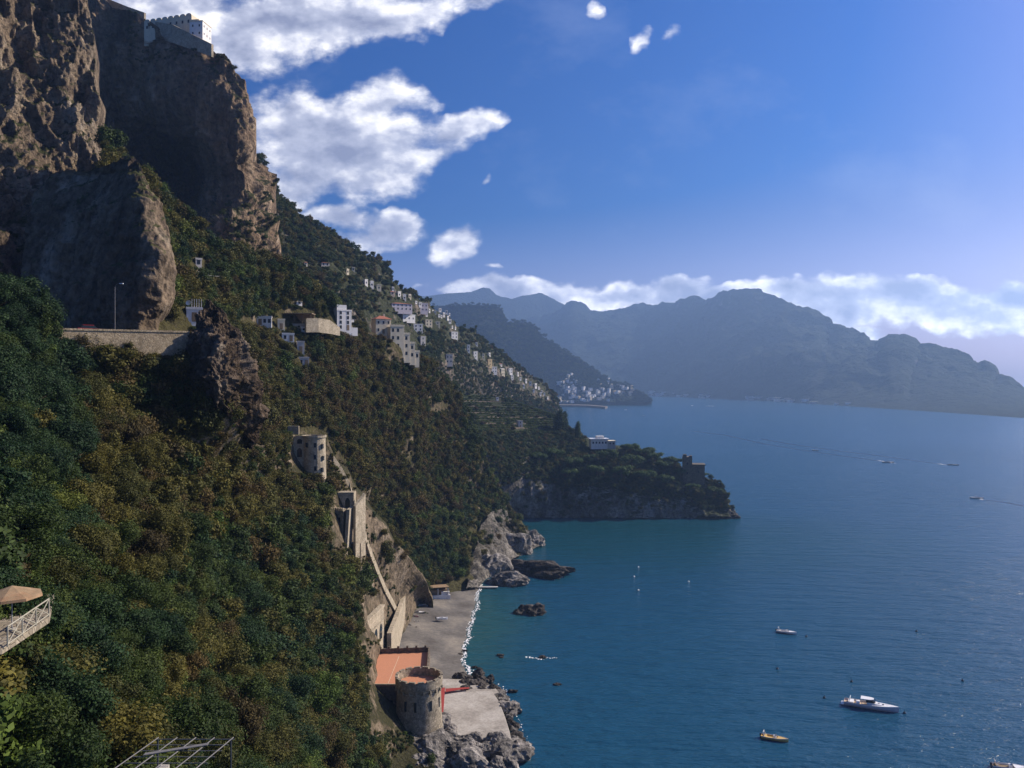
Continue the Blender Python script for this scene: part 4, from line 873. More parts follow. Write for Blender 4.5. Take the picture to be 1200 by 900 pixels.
def crown_mesh(name, style, seed, nleaf, lsz, mat):
    rr = np.random.default_rng(seed); c, s = clump_pts(1, style, seed)
    k = rr.choice(len(c), nleaf, p=(s**2)/(s**2).sum()); d = rr.normal(size=(nleaf, 3)); d /= np.linalg.norm(d, axis=1)[:, None]
    rad = s[k][:, None]*(rr.random((nleaf, 1))**.30)*(1+.22*rr.normal(size=(nleaf, 1)).clip(-1.5, 2))
    fl = np.array([1, 1, .6]) if style == 'pine' else (np.array([1, 1, 1.6]) if style == 'cypress' else np.array([1, 1, .85]))
    p = c[k]+d*rad*fl; p[:, 2] = np.maximum(p[:, 2], -.25)
    nrm = d+rr.normal(size=(nleaf, 3))*.55+np.array([0, 0, .25]); nrm /= np.linalg.norm(nrm, axis=1)[:, None]
    t = np.cross(nrm, rr.normal(size=(nleaf, 3))); t /= np.linalg.norm(t, axis=1)[:, None]; b_ = np.cross(nrm, t)
    L_ = lsz*rr.uniform(.6, 1.4, (nleaf, 1)); Wd = L_*rr.uniform(.4, .75, (nleaf, 1))
    V = np.stack([p-t*L_, p-b_*Wd+nrm*L_*.15, p+t*L_, p+b_*Wd-nrm*L_*.1], 1).reshape(-1, 3)
    return npmesh(name, V, np.arange(nleaf*4).reshape(-1, 4), mat, link=False)
def trunk_mesh(style, seed):
    rr = random.Random(seed); q = MB(); top = {'bush': .5, 'tree': 1.1, 'pine': 1.3, 'cypress': 2.0}[style]
    j = lambda a: rr.uniform(-a, a)
    q.tube([(0, 0, -.3), (j(.03), j(.03), top*.45), (j(.06), j(.06), top)], [.075, .055, .035], 7)
    for k in range(4):
        a = rr.uniform(0, 6.28); z0 = top*rr.uniform(.4, .9); l = .5 if style != 'cypress' else .1
        q.tube([(0, 0, z0), (math.cos(a)*l*.5, math.sin(a)*l*.5, z0+.16), (math.cos(a)*l, math.sin(a)*l, z0+.34)], [.032, .022, .01], 5)
    me = q.build('trunk', M['bark']); COL.objects.unlink(me); return me
protoC = bpy.data.collections.new('scrub_kinds')   # kinds used by the mass of scrub
KINDS = ['leafG', 'leafO', 'leafB', 'leafD', 'leafL']
sc_objs = []
for ki, kn in enumerate(KINDS):
    for v_ in range(2):
        o = crown_mesh('k%d%d' % (ki, v_), 'bush' if v_ == 0 else 'tree', 100+ki*7+v_, 2300, .062, M[kn]); protoC.objects.link(o); sc_objs.append(o)
def gn_scatter(name, P, rot, scl, idx, label):
    me = bpy.data.meshes.new(name); me.vertices.add(len(P)); me.vertices.foreach_set('co', np.asarray(P, np.float32).ravel())
    for nm, ty, dat in (('rot', 'FLOAT_VECTOR', rot), ('scl', 'FLOAT_VECTOR', scl), ('idx', 'INT', idx)):
        a = me.attributes.new(nm, ty, 'POINT'); a.data.foreach_set('value' if ty == 'INT' else 'vector', np.asarray(dat, np.int32 if ty == 'INT' else np.float32).ravel())
    o = bpy.data.objects.new(name, me); COL.objects.link(o); tag(o, label, None, None, 'stuff')
    g_ = bpy.data.node_groups.new(name, 'GeometryNodeTree'); g_.interface.new_socket('Geometry', in_out='INPUT', socket_type='NodeSocketGeometry'); g_.interface.new_socket('Geometry', in_out='OUTPUT', socket_type='NodeSocketGeometry')
    gi = g_.nodes.new('NodeGroupInput'); go = g_.nodes.new('NodeGroupOutput'); ci = g_.nodes.new('GeometryNodeCollectionInfo'); ci.inputs[0].default_value = protoC
    ci.inputs['Separate Children'].default_value = True; ci.inputs['Reset Children'].default_value = True
    ip = g_.nodes.new('GeometryNodeInstanceOnPoints'); ip.inputs['Pick Instance'].default_value = True
    def na(n, t):
        q = g_.nodes.new('GeometryNodeInputNamedAttribute'); q.data_type = t; q.inputs[0].default_value = n; return q.outputs[0]
    l = g_.links.new; l(gi.outputs[0], ip.inputs['Points']); l(ci.outputs[0], ip.inputs['Instance']); l(na('idx', 'INT'), ip.inputs['Instance Index'])
    l(na('rot', 'FLOAT_VECTOR'), ip.inputs['Rotation']); l(na('scl', 'FLOAT_VECTOR'), ip.inputs['Scale']); l(ip.outputs[0], go.inputs[0])
    mo = o.modifiers.new('scatter', 'NODES'); mo.node_group = g_; return o
def excluded(x, y, rpx):
    for e in EXC:
        if e[0]-rpx*.6 < x < e[2]+rpx*.6 and e[1]+1 < y < e[3]+rpx*1.25: return True
    return False
def inpoly(x, y, P):
    c = False; n = len(P)
    for i in range(n):
        x0, y0 = P[i]; x1, y1 = P[i-1]
        if (y0 > y) != (y1 > y) and x < (x1-x0)*(y-y0)/(y1-y0)+x0: c = not c
    return c
def scatter(patch, n, rlo, rhi, space, dens, seed, ex=1.0):
    V, PX, PY, Nn = PATCH[patch]; rr = np.random.default_rng(seed); V = V.reshape(-1, 3); Nn = Nn.reshape(-1, 3); X, Z = proj(V); out = []; grid = {}
    cand = rr.integers(0, len(V), n); nz = fbm(V[cand]*np.array([1, 1, 1])/40, 4)
    for ci_, k in enumerate(cand):
        x, y = X[k], Z[k]; Yk = V[k, 1]
        if not (-60 < x < 1230 and -20 < y < 1005): continue
        r = rr.uniform(rlo, rhi)*(1+.5*max(0, nz[ci_])); rp = r*F/Yk
        if rr.random() > dens(x, y, V[k], Nn[k]): continue
        if excluded(x, y, rp*ex): continue
        cs = 14; gx, gy = int(x//cs), int(y//cs); sp = max(rp*space, .8); ok = True; m_ = int(sp//cs)+1
        for a in range(gx-m_, gx+m_+1):
            for b_ in range(gy-m_, gy+m_+1):
                for (x2, y2, s2) in grid.get((a, b_), ()):
                    if abs(x2-x)+abs(y2-y)*1.3 < min(sp, s2)+.2*max(sp, s2): ok = False; break
                if not ok: break
            if not ok: break
        if not ok: continue
        grid.setdefault((gx, gy), []).append((x, y, sp)); out.append((x, y, V[k].copy(), r, rp, nz[ci_]))
    return out
TALUS = [(404, 575), (425, 575), (460, 620), (504, 685), (508, 720), (520, 800), (452, 800), (458, 735), (430, 650), (418, 610)]
SHOREZ = [(466, 775), (480, 760), (520, 760), (530, 1000), (460, 1000), (446, 860), (440, 812)]
def dens1(x, y, p, n):
    if inpoly(x, y, TALUS): return .06
    if inpoly(x, y, SHOREZ): return .03
    if p[2] < 7: return .05
    if 405 < x < 470 and 600 < y < 770: return .75
    return 1.0
def zone_kind(x, y, nz, rr):
    """index of leaf colour by where it grows"""
    w = [.35, .30, .08, .20, .07]
    if x < 90-.0*y and y < 670: w = [.34, .03, .0, .61, .02]
    elif 95 <= x < 330 and 380 < y < 640: w = [.10, .62, .25, .02, .01]
    elif 300 <= x < 540 and 395 < y < 600: w = [.20, .45, .31, .03, .01]
    elif x < 360 and y > 630: w = [.50, .22, .03, .20, .05]
    elif x >= 480 and y < 530: w = [.55, .2, .05, .18, .02]
    if nz > .12 and x > 90: w = [w[0]*.6, w[1]*1.5, w[2]*1.6, w[3]*.5, w[4]]
    w = np.array(w); return int(rr.choice(5, p=w/w.sum()))
big = scatter('S1', 2600, 2.8, 4.4, .55, dens1, 10)+scatter('S1', 9000, 1.6, 2.7, .62, dens1, 11)
sml = scatter('S1', 12000, .7, 1.4, .75, dens1, 12)
PROMC = [(598, 607), (868, 607), (850, 580), (800, 572), (740, 570), (690, 572), (650, 570), (610, 560), (585, 575)]
def dens2(x, y, p, n):
    if p[2] < 5: return 0
    if x > 548 and y > 590: return .05 if p[2] < 22 else .5
    s = fbm(np.array([[p[0], p[1], p[2]]])/22+3, 3)[0]
    if s > .42: return .25
    return 1
mid = scatter('S2', 5000, 3.0, 4.6, .6, dens2, 33)+scatter('S2', 22000, 1.4, 2.9, .55, dens2, 13)
mid += scatter('S2', 16000, .8, 1.5, .7, dens2, 23)
mid += scatter('S2', 14000, .5, 1.0, .8, dens2, 25, ex=.2)
fill = scatter('S1', 30000, .45, .95, .8, lambda x, y, p, n: 0 if x < 270 or p[2] < 5 or (inpoly(x, y, TALUS) and x > 430 and x-y*.5 > 118) else .9, 24, ex=.35)
def dens3(x, y, p, n):
    if p[2] < 6: return 0
    if inpoly(x, y, PROMC): return (.03 if p[2] < 26 else .12) if n[2] < .6 else .5
    if 510 < x < 660 and 464 < y < 508: return .06
    return 1
prm = scatter('promontory', 18000, 1.5, 2.8, .58, dens3, 14)
def dens4(x, y, p, n):
    s = ridged(np.array([[p[0], p[1], p[2]*.5]])/60+1.3, 3)[0]
    if x > 600 and y > 458 and y-458 > (650-x)*-.1: return .65
    return .95 if s < .30 else .3
for (x_, y_) in [(438, 398), (444, 399), (450, 400), (441, 405), (447, 406), (453, 407), (449, 413), (455, 414), (460, 420), (456, 402), (444, 411), (322, 391), (328, 404), (334, 408), (341, 417), (347, 432), (355, 434), (340, 425), (282, 384), (291, 386), (300, 387), (310, 387), (374, 391), (384, 393), (366, 390), (506, 484), (514, 486), (520, 483), (497, 474)]:
    p_ = hit('S2' if x_ < 480 else 'S4' if x_ < 490 else 'promontory', x_, y_); mid.append((x_, y_, np.array(p_), random.uniform(1.3, 2.3), 5, 0))
rdg = scatter('S4', 24000, 1.8, 3.6, .6, dens4, 15)
fill4 = scatter('S4', 9000, 1.0, 1.8, .8, dens4, 26, ex=.15)
def densC(x, y, p, n):
    return (.8 if (y < 75 and x > 150) else (.5 if (n[2] > .62 and y > 200) else (.10 if n[2] > .45 else .0)))
clf = scatter('C2', 5000, .7, 1.9, 1.0, densC, 16)
clf += scatter('C1', 1500, .5, 1.2, 1.2, lambda x, y, p, n: .35 if n[2] > .6 else .0, 17)
clf += scatter('rock_spur', 500, .4, .8, 1.2, lambda x, y, p, n: .3 if n[2] > .6 and x < 120 else .0, 18)
hdl = scatter('headland', 9000, 6, 11, .7, lambda x, y, p, n: 0 if (y > 455 and x < 745) else .8, 19)
top = [(x, y, p, r, rp, nz) for (x, y, p, r, rp, nz) in clf]
# vine terraces: rows of low green bushes
vines = []
V_, _, _, _ = PATCH['promontory']; Vf = V_.reshape(-1, 3); Xf, Zf = proj(Vf)
for row in np.arange(465, 508, 2.6):
    x = 515+ (row-466)*.6 + random.random()
    while x < 640+(row-466)*1.2:
        i = np.argmin((Xf-x)**2+(Zf-row-.012*(x-560))**2); p = Vf[i].copy()
        if not excluded(x, row, 3): vines.append((x, row, p, random.uniform(1.1, 1.7), 2, 0))
        x += 1.15
rr = np.random.default_rng(3)
allsm = []
# individual trees: the ones that show largest
big.sort(key=lambda t: -t[4]); vis = [t for t in big if t[0] > -12 and t[1] < 1010]
IND = vis[:285]; indset = set(id(t) for t in IND)
rest = [t for t in big if id(t) not in indset]
near_c = {}
for ki, kn in enumerate(KINDS):
    for v_ in range(2):
        near_c[(ki, v_)] = (crown_mesh('crown', 'bush' if v_ == 0 else 'tree', 500+ki*5+v_, 16000, .030, M[kn]), trunk_mesh('bush' if v_ == 0 else 'tree', ki*5+v_))
LK = ['dark green', 'olive', 'rust brown', 'blue green', 'bright yellow green']
def zone_name(x, y):
    if y > 830: return 'at the foot of the picture near the metal pergola' if x > 130 else 'in the bottom left corner of the slope'
    if x < 110: return 'at the far left below the cliff' if y < 640 else 'beside the parasol terrace at the left'
    if y < 480: return 'directly under the road wall'
    if y < 640: return 'between the road wall and the castle house' if x < 300 else 'around the castle house'
    if x > 330: return 'on the steep slope above the terracotta roof'
    return 'in the shaded middle of the near slope'
for t in IND:
    x, y, p, r, rp, nz = t; ki = zone_kind(x, y, nz, rr); v_ = int(rr.random() < .45); cm, tm = near_c[(ki, v_)]
    nm = 'broadleaf_tree' if v_ else 'leafy_bush'; zn = zone_name(x, y)
    e = empty(nm, Vector(p), rr.uniform(0, 6.28), LK[ki]+(' broadleaf tree ' if v_ else ' rounded bush ')+zn, 'tree' if v_ else 'bush', LK[ki]+(' trees ' if v_ else ' bushes ')+zn)
    e.scale = (r*rr.uniform(.85, 1.15), r*rr.uniform(.85, 1.15), r*rr.uniform(.8, 1.25)*(1.0 if v_ == 0 else .9))
    a = cm.copy(); a.name = 'crown'; COL.objects.link(a); a.parent = e; b_ = tm.copy(); b_.name = 'trunk'; COL.objects.link(b_); b_.parent = e
P_, Rr, Sc, Ix = [], [], [], []
def addstuff(lst, ks=1.0, kindf=None, flat=1.0):
    for (x, y, p, r, rp, nz) in lst:
        ki = zone_kind(x, y, nz, rr) if kindf is None else kindf(x, y); v_ = int(rr.random() < .35)
        P_.append(p); Rr.append((rr.uniform(-.15, .15), rr.uniform(-.15, .15), rr.uniform(0, 6.28))); s = r*ks
        Sc.append((s*rr.uniform(.8, 1.2), s*rr.uniform(.8, 1.2), s*rr.uniform(.75, 1.2)*flat*(.8 if v_ else 1))); Ix.append(ki*2+v_)
addstuff(rest); addstuff(sml); addstuff(fill); addstuff(fill4, 1, lambda x, y: int(rr.choice(5, p=[.40, .30, .10, .2, 0]))); addstuff(mid); addstuff(prm, 1, lambda x, y: int(rr.choice(5, p=[.5, .22, .08, .2, 0]))); addstuff(rdg, 1, lambda x, y: int(rr.choice(5, p=[.40, .30, .10, .2, 0])))
addstuff(clf, 1, lambda x, y: int(rr.choice(5, p=[.5, .4, .05, .05, 0])), 1.0, None, .9) if False else addstuff(clf, 1, lambda x, y: int(rr.choice(5, p=[.5, .4, .05, .05, 0]))); addstuff(vines, 1, lambda x, y: int(rr.choice([0, 1, 4], p=[.12, .08, .80])), .7)
addstuff(hdl, 1, lambda x, y: int(rr.choice([0, 3])), .8)
gn_scatter('hillside_scrub', P_, Rr, Sc, Ix, 'dense dark green and brown scrub covering the slopes')
print('VEG', len(IND), len(P_), len(big), len(sml), len(mid), len(prm), len(rdg), len(clf), len(hdl))
# pines and cypresses on the promontory
pin = [(crown_mesh('crown', 'pine', 900+i, 6000, .045, M['leafP']), trunk_mesh('pine', 60+i)) for i in range(3)]
for i, (x, yt, rpx, lab) in enumerate([(712, 526, 12, 'umbrella pine just in front of the white villa'), (741, 533, 14, 'broad umbrella pine, first to the right of the villa'), (738, 519, 11, 'tall umbrella pine sticking up right of the villa'), (756, 524, 11, 'umbrella pine second on the skyline'),
        (768, 530, 10, 'umbrella pine in the middle of the skyline group'), (777, 539, 10, 'umbrella pine on the right shoulder of the skyline group'), (791, 535, 10, 'lone round pine standing left of the watch tower'), (797, 548, 9, 'low pine at the foot of the watch tower'),
        (826, 553, 5, 'small pine clinging right of the watch tower'), (838, 570, 9, 'wind shaped pine near the tip of the promontory'), (728, 545, 13, 'dense pine below the villa wing'), (755, 550, 13, 'dense pine in the middle of the wooded face'),
        (782, 556, 11, 'dense pine on the wooded face below the lone pine'), (700, 545, 12, 'pine on the face left below the villa'), (672, 535, 11, 'pine left of the villa garden'), (650, 525, 11, 'pine under the cypress pair'), (690, 532, 9, 'bushy pine touching the villa wall'),
        (668, 548, 10, 'low pine on the shaded wooded face'), (632, 530, 10, 'pine at the inner end of the promontory wood'), (812, 566, 9, 'pine hiding the base of the watch tower')]):
    rpx *= 1.15; p = hit('promontory', x, min(yt+rpx*1.25, 600)); r = rpx/F*p.y; e = empty('umbrella_pine', p-Vector((0, 0, .4)), random.uniform(0, 6.28), lab, 'pine tree'); zt_ = (H-(yt-HY)/F*p.y)-p.z
    e.scale = (r, r, max(zt_/1.5, r*.8)); c_, t_ = pin[i % 3]
    for s_, n_ in ((c_, 'crown'), (t_, 'trunk')): a = s_.copy(); a.name = n_; COL.objects.link(a); a.parent = e
cy = (crown_mesh('crown', 'cypress', 77, 5000, .10, M['leafD']), trunk_mesh('cypress', 7))
for (x, yb, yt, lab) in [(656, 503, 480, 'broad dark cypress, left of the pair at the bay'), (662, 504, 481, 'slim dark cypress, right of the pair at the bay'), (677, 514, 493, 'single slim cypress left of the villa')]:
    p = hit('promontory', x, yb+2); hh = (yb-yt)/F*p.y; e = empty('cypress', p-Vector((0, 0, .5)), 0, lab, 'cypress tree'); s_ = hh/6*1.06; w_ = 1.0 if 'broad' not in lab else 1.7
    e.scale = (s_*1.4*w_, s_*1.4*w_, s_*1.1)
    for q_, n_ in ((cy[0], 'crown'), (cy[1], 'trunk')): a = q_.copy(); a.name = n_; COL.objects.link(a); a.parent = e
# bright young conifers in the dark ravine
for (x, y, rp) in [(512, 572, 7), (522, 578, 8), (530, 600, 9), (538, 615, 7), (555, 640, 5), (506, 560, 6)]:
    p = hit('S2', x, y); r = rp/F*p.y; e = empty('young_tree', p, random.random()*6, 'bright green young tree in the dark ravine above the beach', 'tree', 'bright green young trees in the ravine'); e.scale = (r, r, r*1.3)
    cm, tm = near_c[(4, 1)]
    for q_, n_ in ((cm, 'crown'), (tm, 'trunk')): a = q_.copy(); a.name = n_; COL.objects.link(a); a.parent = e

# ------------------------------------------------------------------ rocks
import bmesh
def rock_mesh(seed, mat, jag=.35, sub=4):
    bm = bmesh.new(); bmesh.ops.create_icosphere(bm, subdivisions=sub, radius=1); V = np.array([v.co[:] for v in bm.verts]); n = V.copy()
    d = fbm(V*1.1+seed*7.7, 3)*.45*jag/.35+ridged(V*2.6+seed*3.1, 5, .6)*jag*.55; c = np.round(vn(V*2.4+seed)*3)/3*.16
    V = n*(1+d+c)[:, None]; 
    for v, q_ in zip(bm.verts, V): v.co = q_
    me = bpy.data.meshes.new('boulder'); bm.to_mesh(me); bm.free(); me.materials.append(mat); return me
def put_rock(me, loc, sc, rz, name, label, cat, group=None):
    o = bpy.data.objects.new(name, me); COL.objects.link(o); o.location = loc; o.scale = sc; o.rotation_euler = (random.uniform(-.3, .3), random.uniform(-.3, .3), rz); return tag(o, label, cat, group)
RL = [rock_mesh(i, M['shore'], .42) for i in range(5)]; RD = [rock_mesh(20+i, M['dark_shore'], .42) for i in range(4)]
rk = random.Random(4)
for i in range(70):   # pale boulders below the tower
    x = rk.uniform(448, 605); y = rk.uniform(852+max(0, (x-520))*.20, 905)
    if x < 480: y = rk.uniform(838, 905)
    s = rk.uniform(.9, 2.6) if x > 520 else rk.uniform(1.4, 3.8); z = max(.2, 4-(y-850)*.07)
    p = Pg(x, y, z); put_rock(rk.choice(RL), p, (s*rk.uniform(.8, 1.4), s, s*rk.uniform(.7, 1.1)), rk.uniform(0, 6), 'boulder', 'pale grey boulder in the pile below the round tower', 'boulder', 'pale boulders below the round tower')
for i, (x, y, s, l) in enumerate([(470, 872, 6.5, 'huge pale slab of rock left below the round tower'), (505, 885, 7, 'largest rounded grey boulder directly below the round tower'), (545, 892, 5.5, 'broad brown boulder right of the largest one'), (602, 880, 5, 'flat tan rock at the outer corner of the platform'), (596, 830, 3.6, 'brown rock against the sea side of the platform'), (452, 860, 5, 'tall pale rock at the foot of the brown slope')]):
    put_rock(RL[i % 5], Pg(x, y, 1.2), (s, s*.9, s*.62), i*1.3, 'boulder', l, 'boulder')
for i in range(16): 
    x = rk.uniform(532, 578); y = rk.uniform(790, 812); s = rk.uniform(.9, 2.4)
    put_rock(rk.choice(RD), Pg(x, y, 1.0), (s*1.2, s, s), rk.uniform(0, 6), 'boulder', 'dark wet rock heaped between beach and platform', 'rock', 'dark rocks between beach and platform')
for i, (x, y, sx_, sy_, sz_, l) in enumerate([(616, 717, 4.2, 3.2, 2.8, 'left of the two dark rocks standing in the bay'), (630, 718, 4.8, 3.6, 3.3, 'right and larger of the two dark rocks in the bay')]):
    put_rock(RD[i], Pg(x, y, .3), (sx_, sy_, sz_), i, 'sea_rock', l, 'rock')
for i, (x, y, sx_, sy_, sz_, rz, mt, l) in enumerate([(618, 670, 18, 7, 5.5, -.35, RD, 'long dark ridged rock reaching into the bay from the cape'), (592, 683, 10, 6, 4.5, -.2, RL, 'low pale rock shelf at the end of the beach'), (640, 676, 8, 4, 2.8, -.4, RD, 'dark outer tip rock of the long ridged rock'), (572, 672, 9, 7, 9, .3, RL, 'pale jagged rock at the foot of the cape'),
        (598, 648, 12, 8, 10, 0, RL, 'pale craggy rock mass at the waterline of the cape'), (618, 638, 9, 7, 7, 0, RL, 'pale outermost rock of the cape'), (582, 630, 10, 8, 14, 0, RL, 'tall pale buttress rock on the cape'), (850, 606, 7, 5, 5, 0, RD, 'dark pointed rock at the tip of the promontory'), (858, 607, 4.5, 3, 2.6, 0, RD, 'small dark outer rock off the promontory tip'), (843, 604, 8, 6, 8, 0, RD, 'dark rock shoulder just inside the promontory tip'),
        (570, 640, 9, 7, 12, 0, RL, 'pale rock rib behind the tall buttress rock'), (553, 676, 5, 4, 4, 0, RD, 'dark rock beside the beach end')]):
    o = put_rock(mt[i % 4], Pg(x, y, .2), (sx_, sy_, sz_), rz, 'sea_rock', l, 'rock'); o.rotation_euler = (.1*i % .3, -.1, rz)
for i in range(9):
    x, y = rk.choice([(540, 765), (548, 762), (560, 785), (575, 790), (588, 795), (655, 805), (590, 770), (597, 808), (566, 804)]); s = rk.uniform(.4, 1.1)
    put_rock(rk.choice(RD), Pg(x+rk.uniform(-6, 6), y+rk.uniform(-5, 5), 0), (s*1.4, s, s*.7), 0, 'sea_rock', 'small dark rock awash near the beach', 'rock', 'small rocks awash near the beach')
p = Pg(636, 771, 0); put_rock(RD[1], p, (1.3, 1, .8), 0, 'sea_rock', 'lone dark rock with breaking foam off the beach', 'rock')
foam_strip([p+Vector((-6, 1, 0)), p+Vector((-1, -1.3, 0)), p+Vector((5, .5, 0))], 1.3, seed=5, lab='white water around the lone rock')
foam_strip([Pg(648, 680, 0), Pg(655, 675, 0), Pg(660, 676, 0)], 1.4, seed=6, lab='white water at the tip of the long rock')
foam_strip([Pg(578, 800, 0), Pg(590, 806, 0), Pg(600, 826, 0), Pg(610, 850, 0), Pg(619, 872, 0), Pg(614, 890, 0)], .9, seed=7, dens=.4, lab='broken foam along the platform rocks')

# ------------------------------------------------------------------ boats
def hull_mesh(L_, Bm, Hh, mats, name='hull', parent=None, sheer=.25):
    q = MB(); n = 14; sec = []
    for i in range(n+1):
        t = i/n; x = -L_/2+L_*t; w = Bm/2*(1-max(0, (t-.45)/.55)**2.2)*(.88+.12*min(1, t*4)); w = max(w, .03); zt_ = Hh*(1+sheer*t*t); zk = -.35*(1-t**3)
        xr = x+(.06*L_*t*t)*0; sec.append([(xr, -w, zt_), (xr, -w*.92, zt_*.4), (xr, -w*.55, -.05), (xr, 0, zk), (xr, w*.55, -.05), (xr, w*.92, zt_*.4), (xr, w, zt_)])
    V = [p for s in sec for p in s]; m_ = 7
    q.add(V, [(i*m_+k, i*m_+k+1, (i+1)*m_+k+1, (i+1)*m_+k) for i in range(n) for k in range(m_-1)]+[tuple(range(m_-1, -1, -1))])
    return q.build(name, mats, parent, smooth=False), lambda t: (Bm/2*(1-max(0, (t-.45)/.55)**2.2)*(.88+.12*min(1, t*4)), Hh*(1+sheer*t*t))
def deck(parent, L_, fn_, t0, t1, mat, name='deck', dz_=-.05, k=.94, thick=.08):
    q = MB(); n = 10; top_, = [[]]
    for i in range(n+1):
        t = t0+(t1-t0)*i/n; w, z = fn_(t); x = -L_/2+L_*t; top_ += [(x, -w*k, z+dz_), (x, w*k, z+dz_), (x, -w*k, z+dz_-thick), (x, w*k, z+dz_-thick)]
    Fs = []
    for i in range(n): a = 4*i; b_ = a+4; Fs += [(a, b_, b_+1, a+1), (a+2, a+3, b_+3, b_+2), (a, a+2, b_+2, b_), (a+1, b_+1, b_+3, a+3)]
    q.add(top_, Fs+[(0, 1, 3, 2), (4*n, 4*n+2, 4*n+3, 4*n+1)]); return q.build(name, M[mat], parent)
# motor yacht
r = empty('motor_yacht', Pg(1021, 830, 0), R(-26), 'long sleek white motor yacht with hull sides tinted for shade, nearest large boat', 'yacht')
_, fn_ = hull_mesh(15.2, 3.7, 1.35, M['pink'], parent=r);  # white hull tinted down, its shaded side put into the colour
q = MB()
for s in (-1, 1):
    for i in range(14):
        t0, t1 = i/14, (i+1)/14; w0, z0 = fn_(t0); w1_, z1 = fn_(t1); q.add([(-7.6+15.2*t0, s*(w0+.03), z0-.28), (-7.6+15.2*t1, s*(w1_+.03), z1-.22), (-7.6+15.2*t1, s*(w1_+.03), z1+.04), (-7.6+15.2*t0, s*(w0+.03), z0+.04)], [(0, 1, 2, 3)])
q.build('rubbing_strake', M['boatwhite'], r)
deck(r, 15.2, fn_, .46, .995, 'boatwhite', 'foredeck', .06, .98, .25); deck(r, 15.2, fn_, .0, .46, 'boatdeck', 'cockpit_floor', -.5)
misc(r, 'cabin', 'boatwhite', lambda q: q.prism([(-1.2, -1.3), (1.2, -1.15), (3.6, -.5), (4.2, 0), (3.6, .5), (1.2, 1.15), (-1.2, 1.3)], 1.3, lambda x, y: 2.05-max(0, x)*.12))
misc(r, 'windshield', 'glass', lambda q: q.prism([(-1.4, -1.45), (.6, -1.3), (1.2, -.6), (1.2, .6), (.6, 1.3), (-1.4, 1.45)], 2.05, 2.55))
misc(r, 'hardtop', 'boatwhite', lambda q: q.prism([(-2.9, -1.35), (-.2, -1.2), (.7, -.6), (.7, .6), (-.2, 1.2), (-2.9, 1.35)], lambda x, y: 2.75, lambda x, y: 3.05-.1*abs(y)))
for s in (-1, 1): misc(r, 'hardtop_post', 'boatwhite', lambda q: q.tube([(-2.7, s*1.2, 1.3), (-2.5, s*1.15, 2.76)], .07))
for s in (-1, 1): misc(r, 'seat', 'boatwhite', lambda q: q.box(-4.2, -3.2, s*.7-.45, s*.7+.45, .85, 1.5))
misc(r, 'sun_pad', 'boatwhite', lambda q: q.box(-6.4, -4.9, -1.3, 1.3, .85, 1.5)); misc(r, 'swim_platform', 'boatwhite', lambda q: q.box(-8.5, -7.6, -1.4, 1.4, .25, .4))
for xx in (1.8, 3.0): misc(r, 'deck_hatch', 'glass', lambda q: q.box(xx, xx+.5, -.3, .3, 1.9-xx*.08, 1.99-xx*.08))
misc(r, 'radar_arch', 'boatwhite', lambda q: q.tube([(-6.2, -1.3, 1.3), (-5.9, -1.2, 2.5), (-5.9, 1.2, 2.5), (-6.2, 1.3, 1.3)], .09))
misc(r, 'bow_rail', 'greymetal', lambda q: [q.tube([(1, s*1.55, 2.2), (5, s*.95, 2.35), (7.4, 0, 2.45)], .03) for s in (-1, 1)])
def small_boat(label, px, py, L_, yaw, hm, dm, canopy=None, arch=False, console=True, scale=1, group=None, name='motor_boat', z=0.0):
    r = empty(name, Pg(px, py, z), yaw, label, 'boat', group); _, f_ = hull_mesh(L_, L_*.32, .75, M[hm], parent=r)
    deck(r, L_, f_, .60, .99, hm if hm != 'boatdark' else 'boatwhite', 'foredeck', .0, .97, .12); deck(r, L_, f_, .0, .6, dm, 'floor', -.35)
    for s in (-1, 1):
        q = MB(); pts = [(-L_/2+L_*t, s*f_(t)[0], f_(t)[1]+.02) for t in np.linspace(0, .98, 10)]; q.tube(pts, .07, 5); q.build('gunwale', M['boatwhite'], r)
    misc(r, 'bench', dm, lambda q: q.box(-L_*.40, -L_*.30, -L_*.12, L_*.12, .3, .75))
    if console: misc(r, 'console', 'boatwhite', lambda q: q.box(-L_*.05, L_*.05, -.4, .4, .35, 1.25)); misc(r, 'windshield', 'glass', lambda q: q.add([(L_*.05, -.45, 1.25), (L_*.05, .45, 1.25), (L_*.02, .4, 1.65), (L_*.02, -.4, 1.65), (L_*.055, -.45, 1.25), (L_*.055, .45, 1.25), (L_*.025, .4, 1.65), (L_*.025, -.4, 1.65)], [(0, 1, 2, 3), (7, 6, 5, 4), (0, 4, 5, 1), (3, 2, 6, 7)]))
    e = empty('outboard', (0, 0, 0)); COL.objects.unlink(e); bpy.data.objects.remove(e)
    o = misc(r, 'outboard_motor', 'boatdark', lambda q: [q.box(-L_/2-.45, -L_/2-.02, -.2, .2, .5, 1.2), q.box(-L_/2-.3, -L_/2-.1, -.08, .08, -.4, .5)])
    if canopy: misc(r, 'canopy', canopy, lambda q: q.prism([(-L_*.15, -.7), (L_*.1, -.7), (L_*.1, .7), (-L_*.15, .7)], 1.95, 2.05)); [misc(r, 'canopy_pole', 'greymetal', lambda q: q.tube([(a, b_, .6), (a, b_, 1.96)], .03)) for a in (-L_*.14, L_*.09) for b_ in (-.65, .65)]
    if arch: misc(r, 'folded_awning', 'boatwhite', lambda q: q.tube([(-L_*.36, -.8, .6), (-L_*.42, -.75, 1.9), (-L_*.42, .75, 1.9), (-L_*.36, .8, .6)], .09))
    return r
small_boat('small white motor boat moored alone, above and left of the yacht', 922, 742, 7.6, R(-26), 'boatwhite', 'grey', arch=True)
small_boat('yellow open motor boat nearest the bottom edge', 908, 867, 7.2, R(-26), 'boatyel', 'boatyel', arch=True)
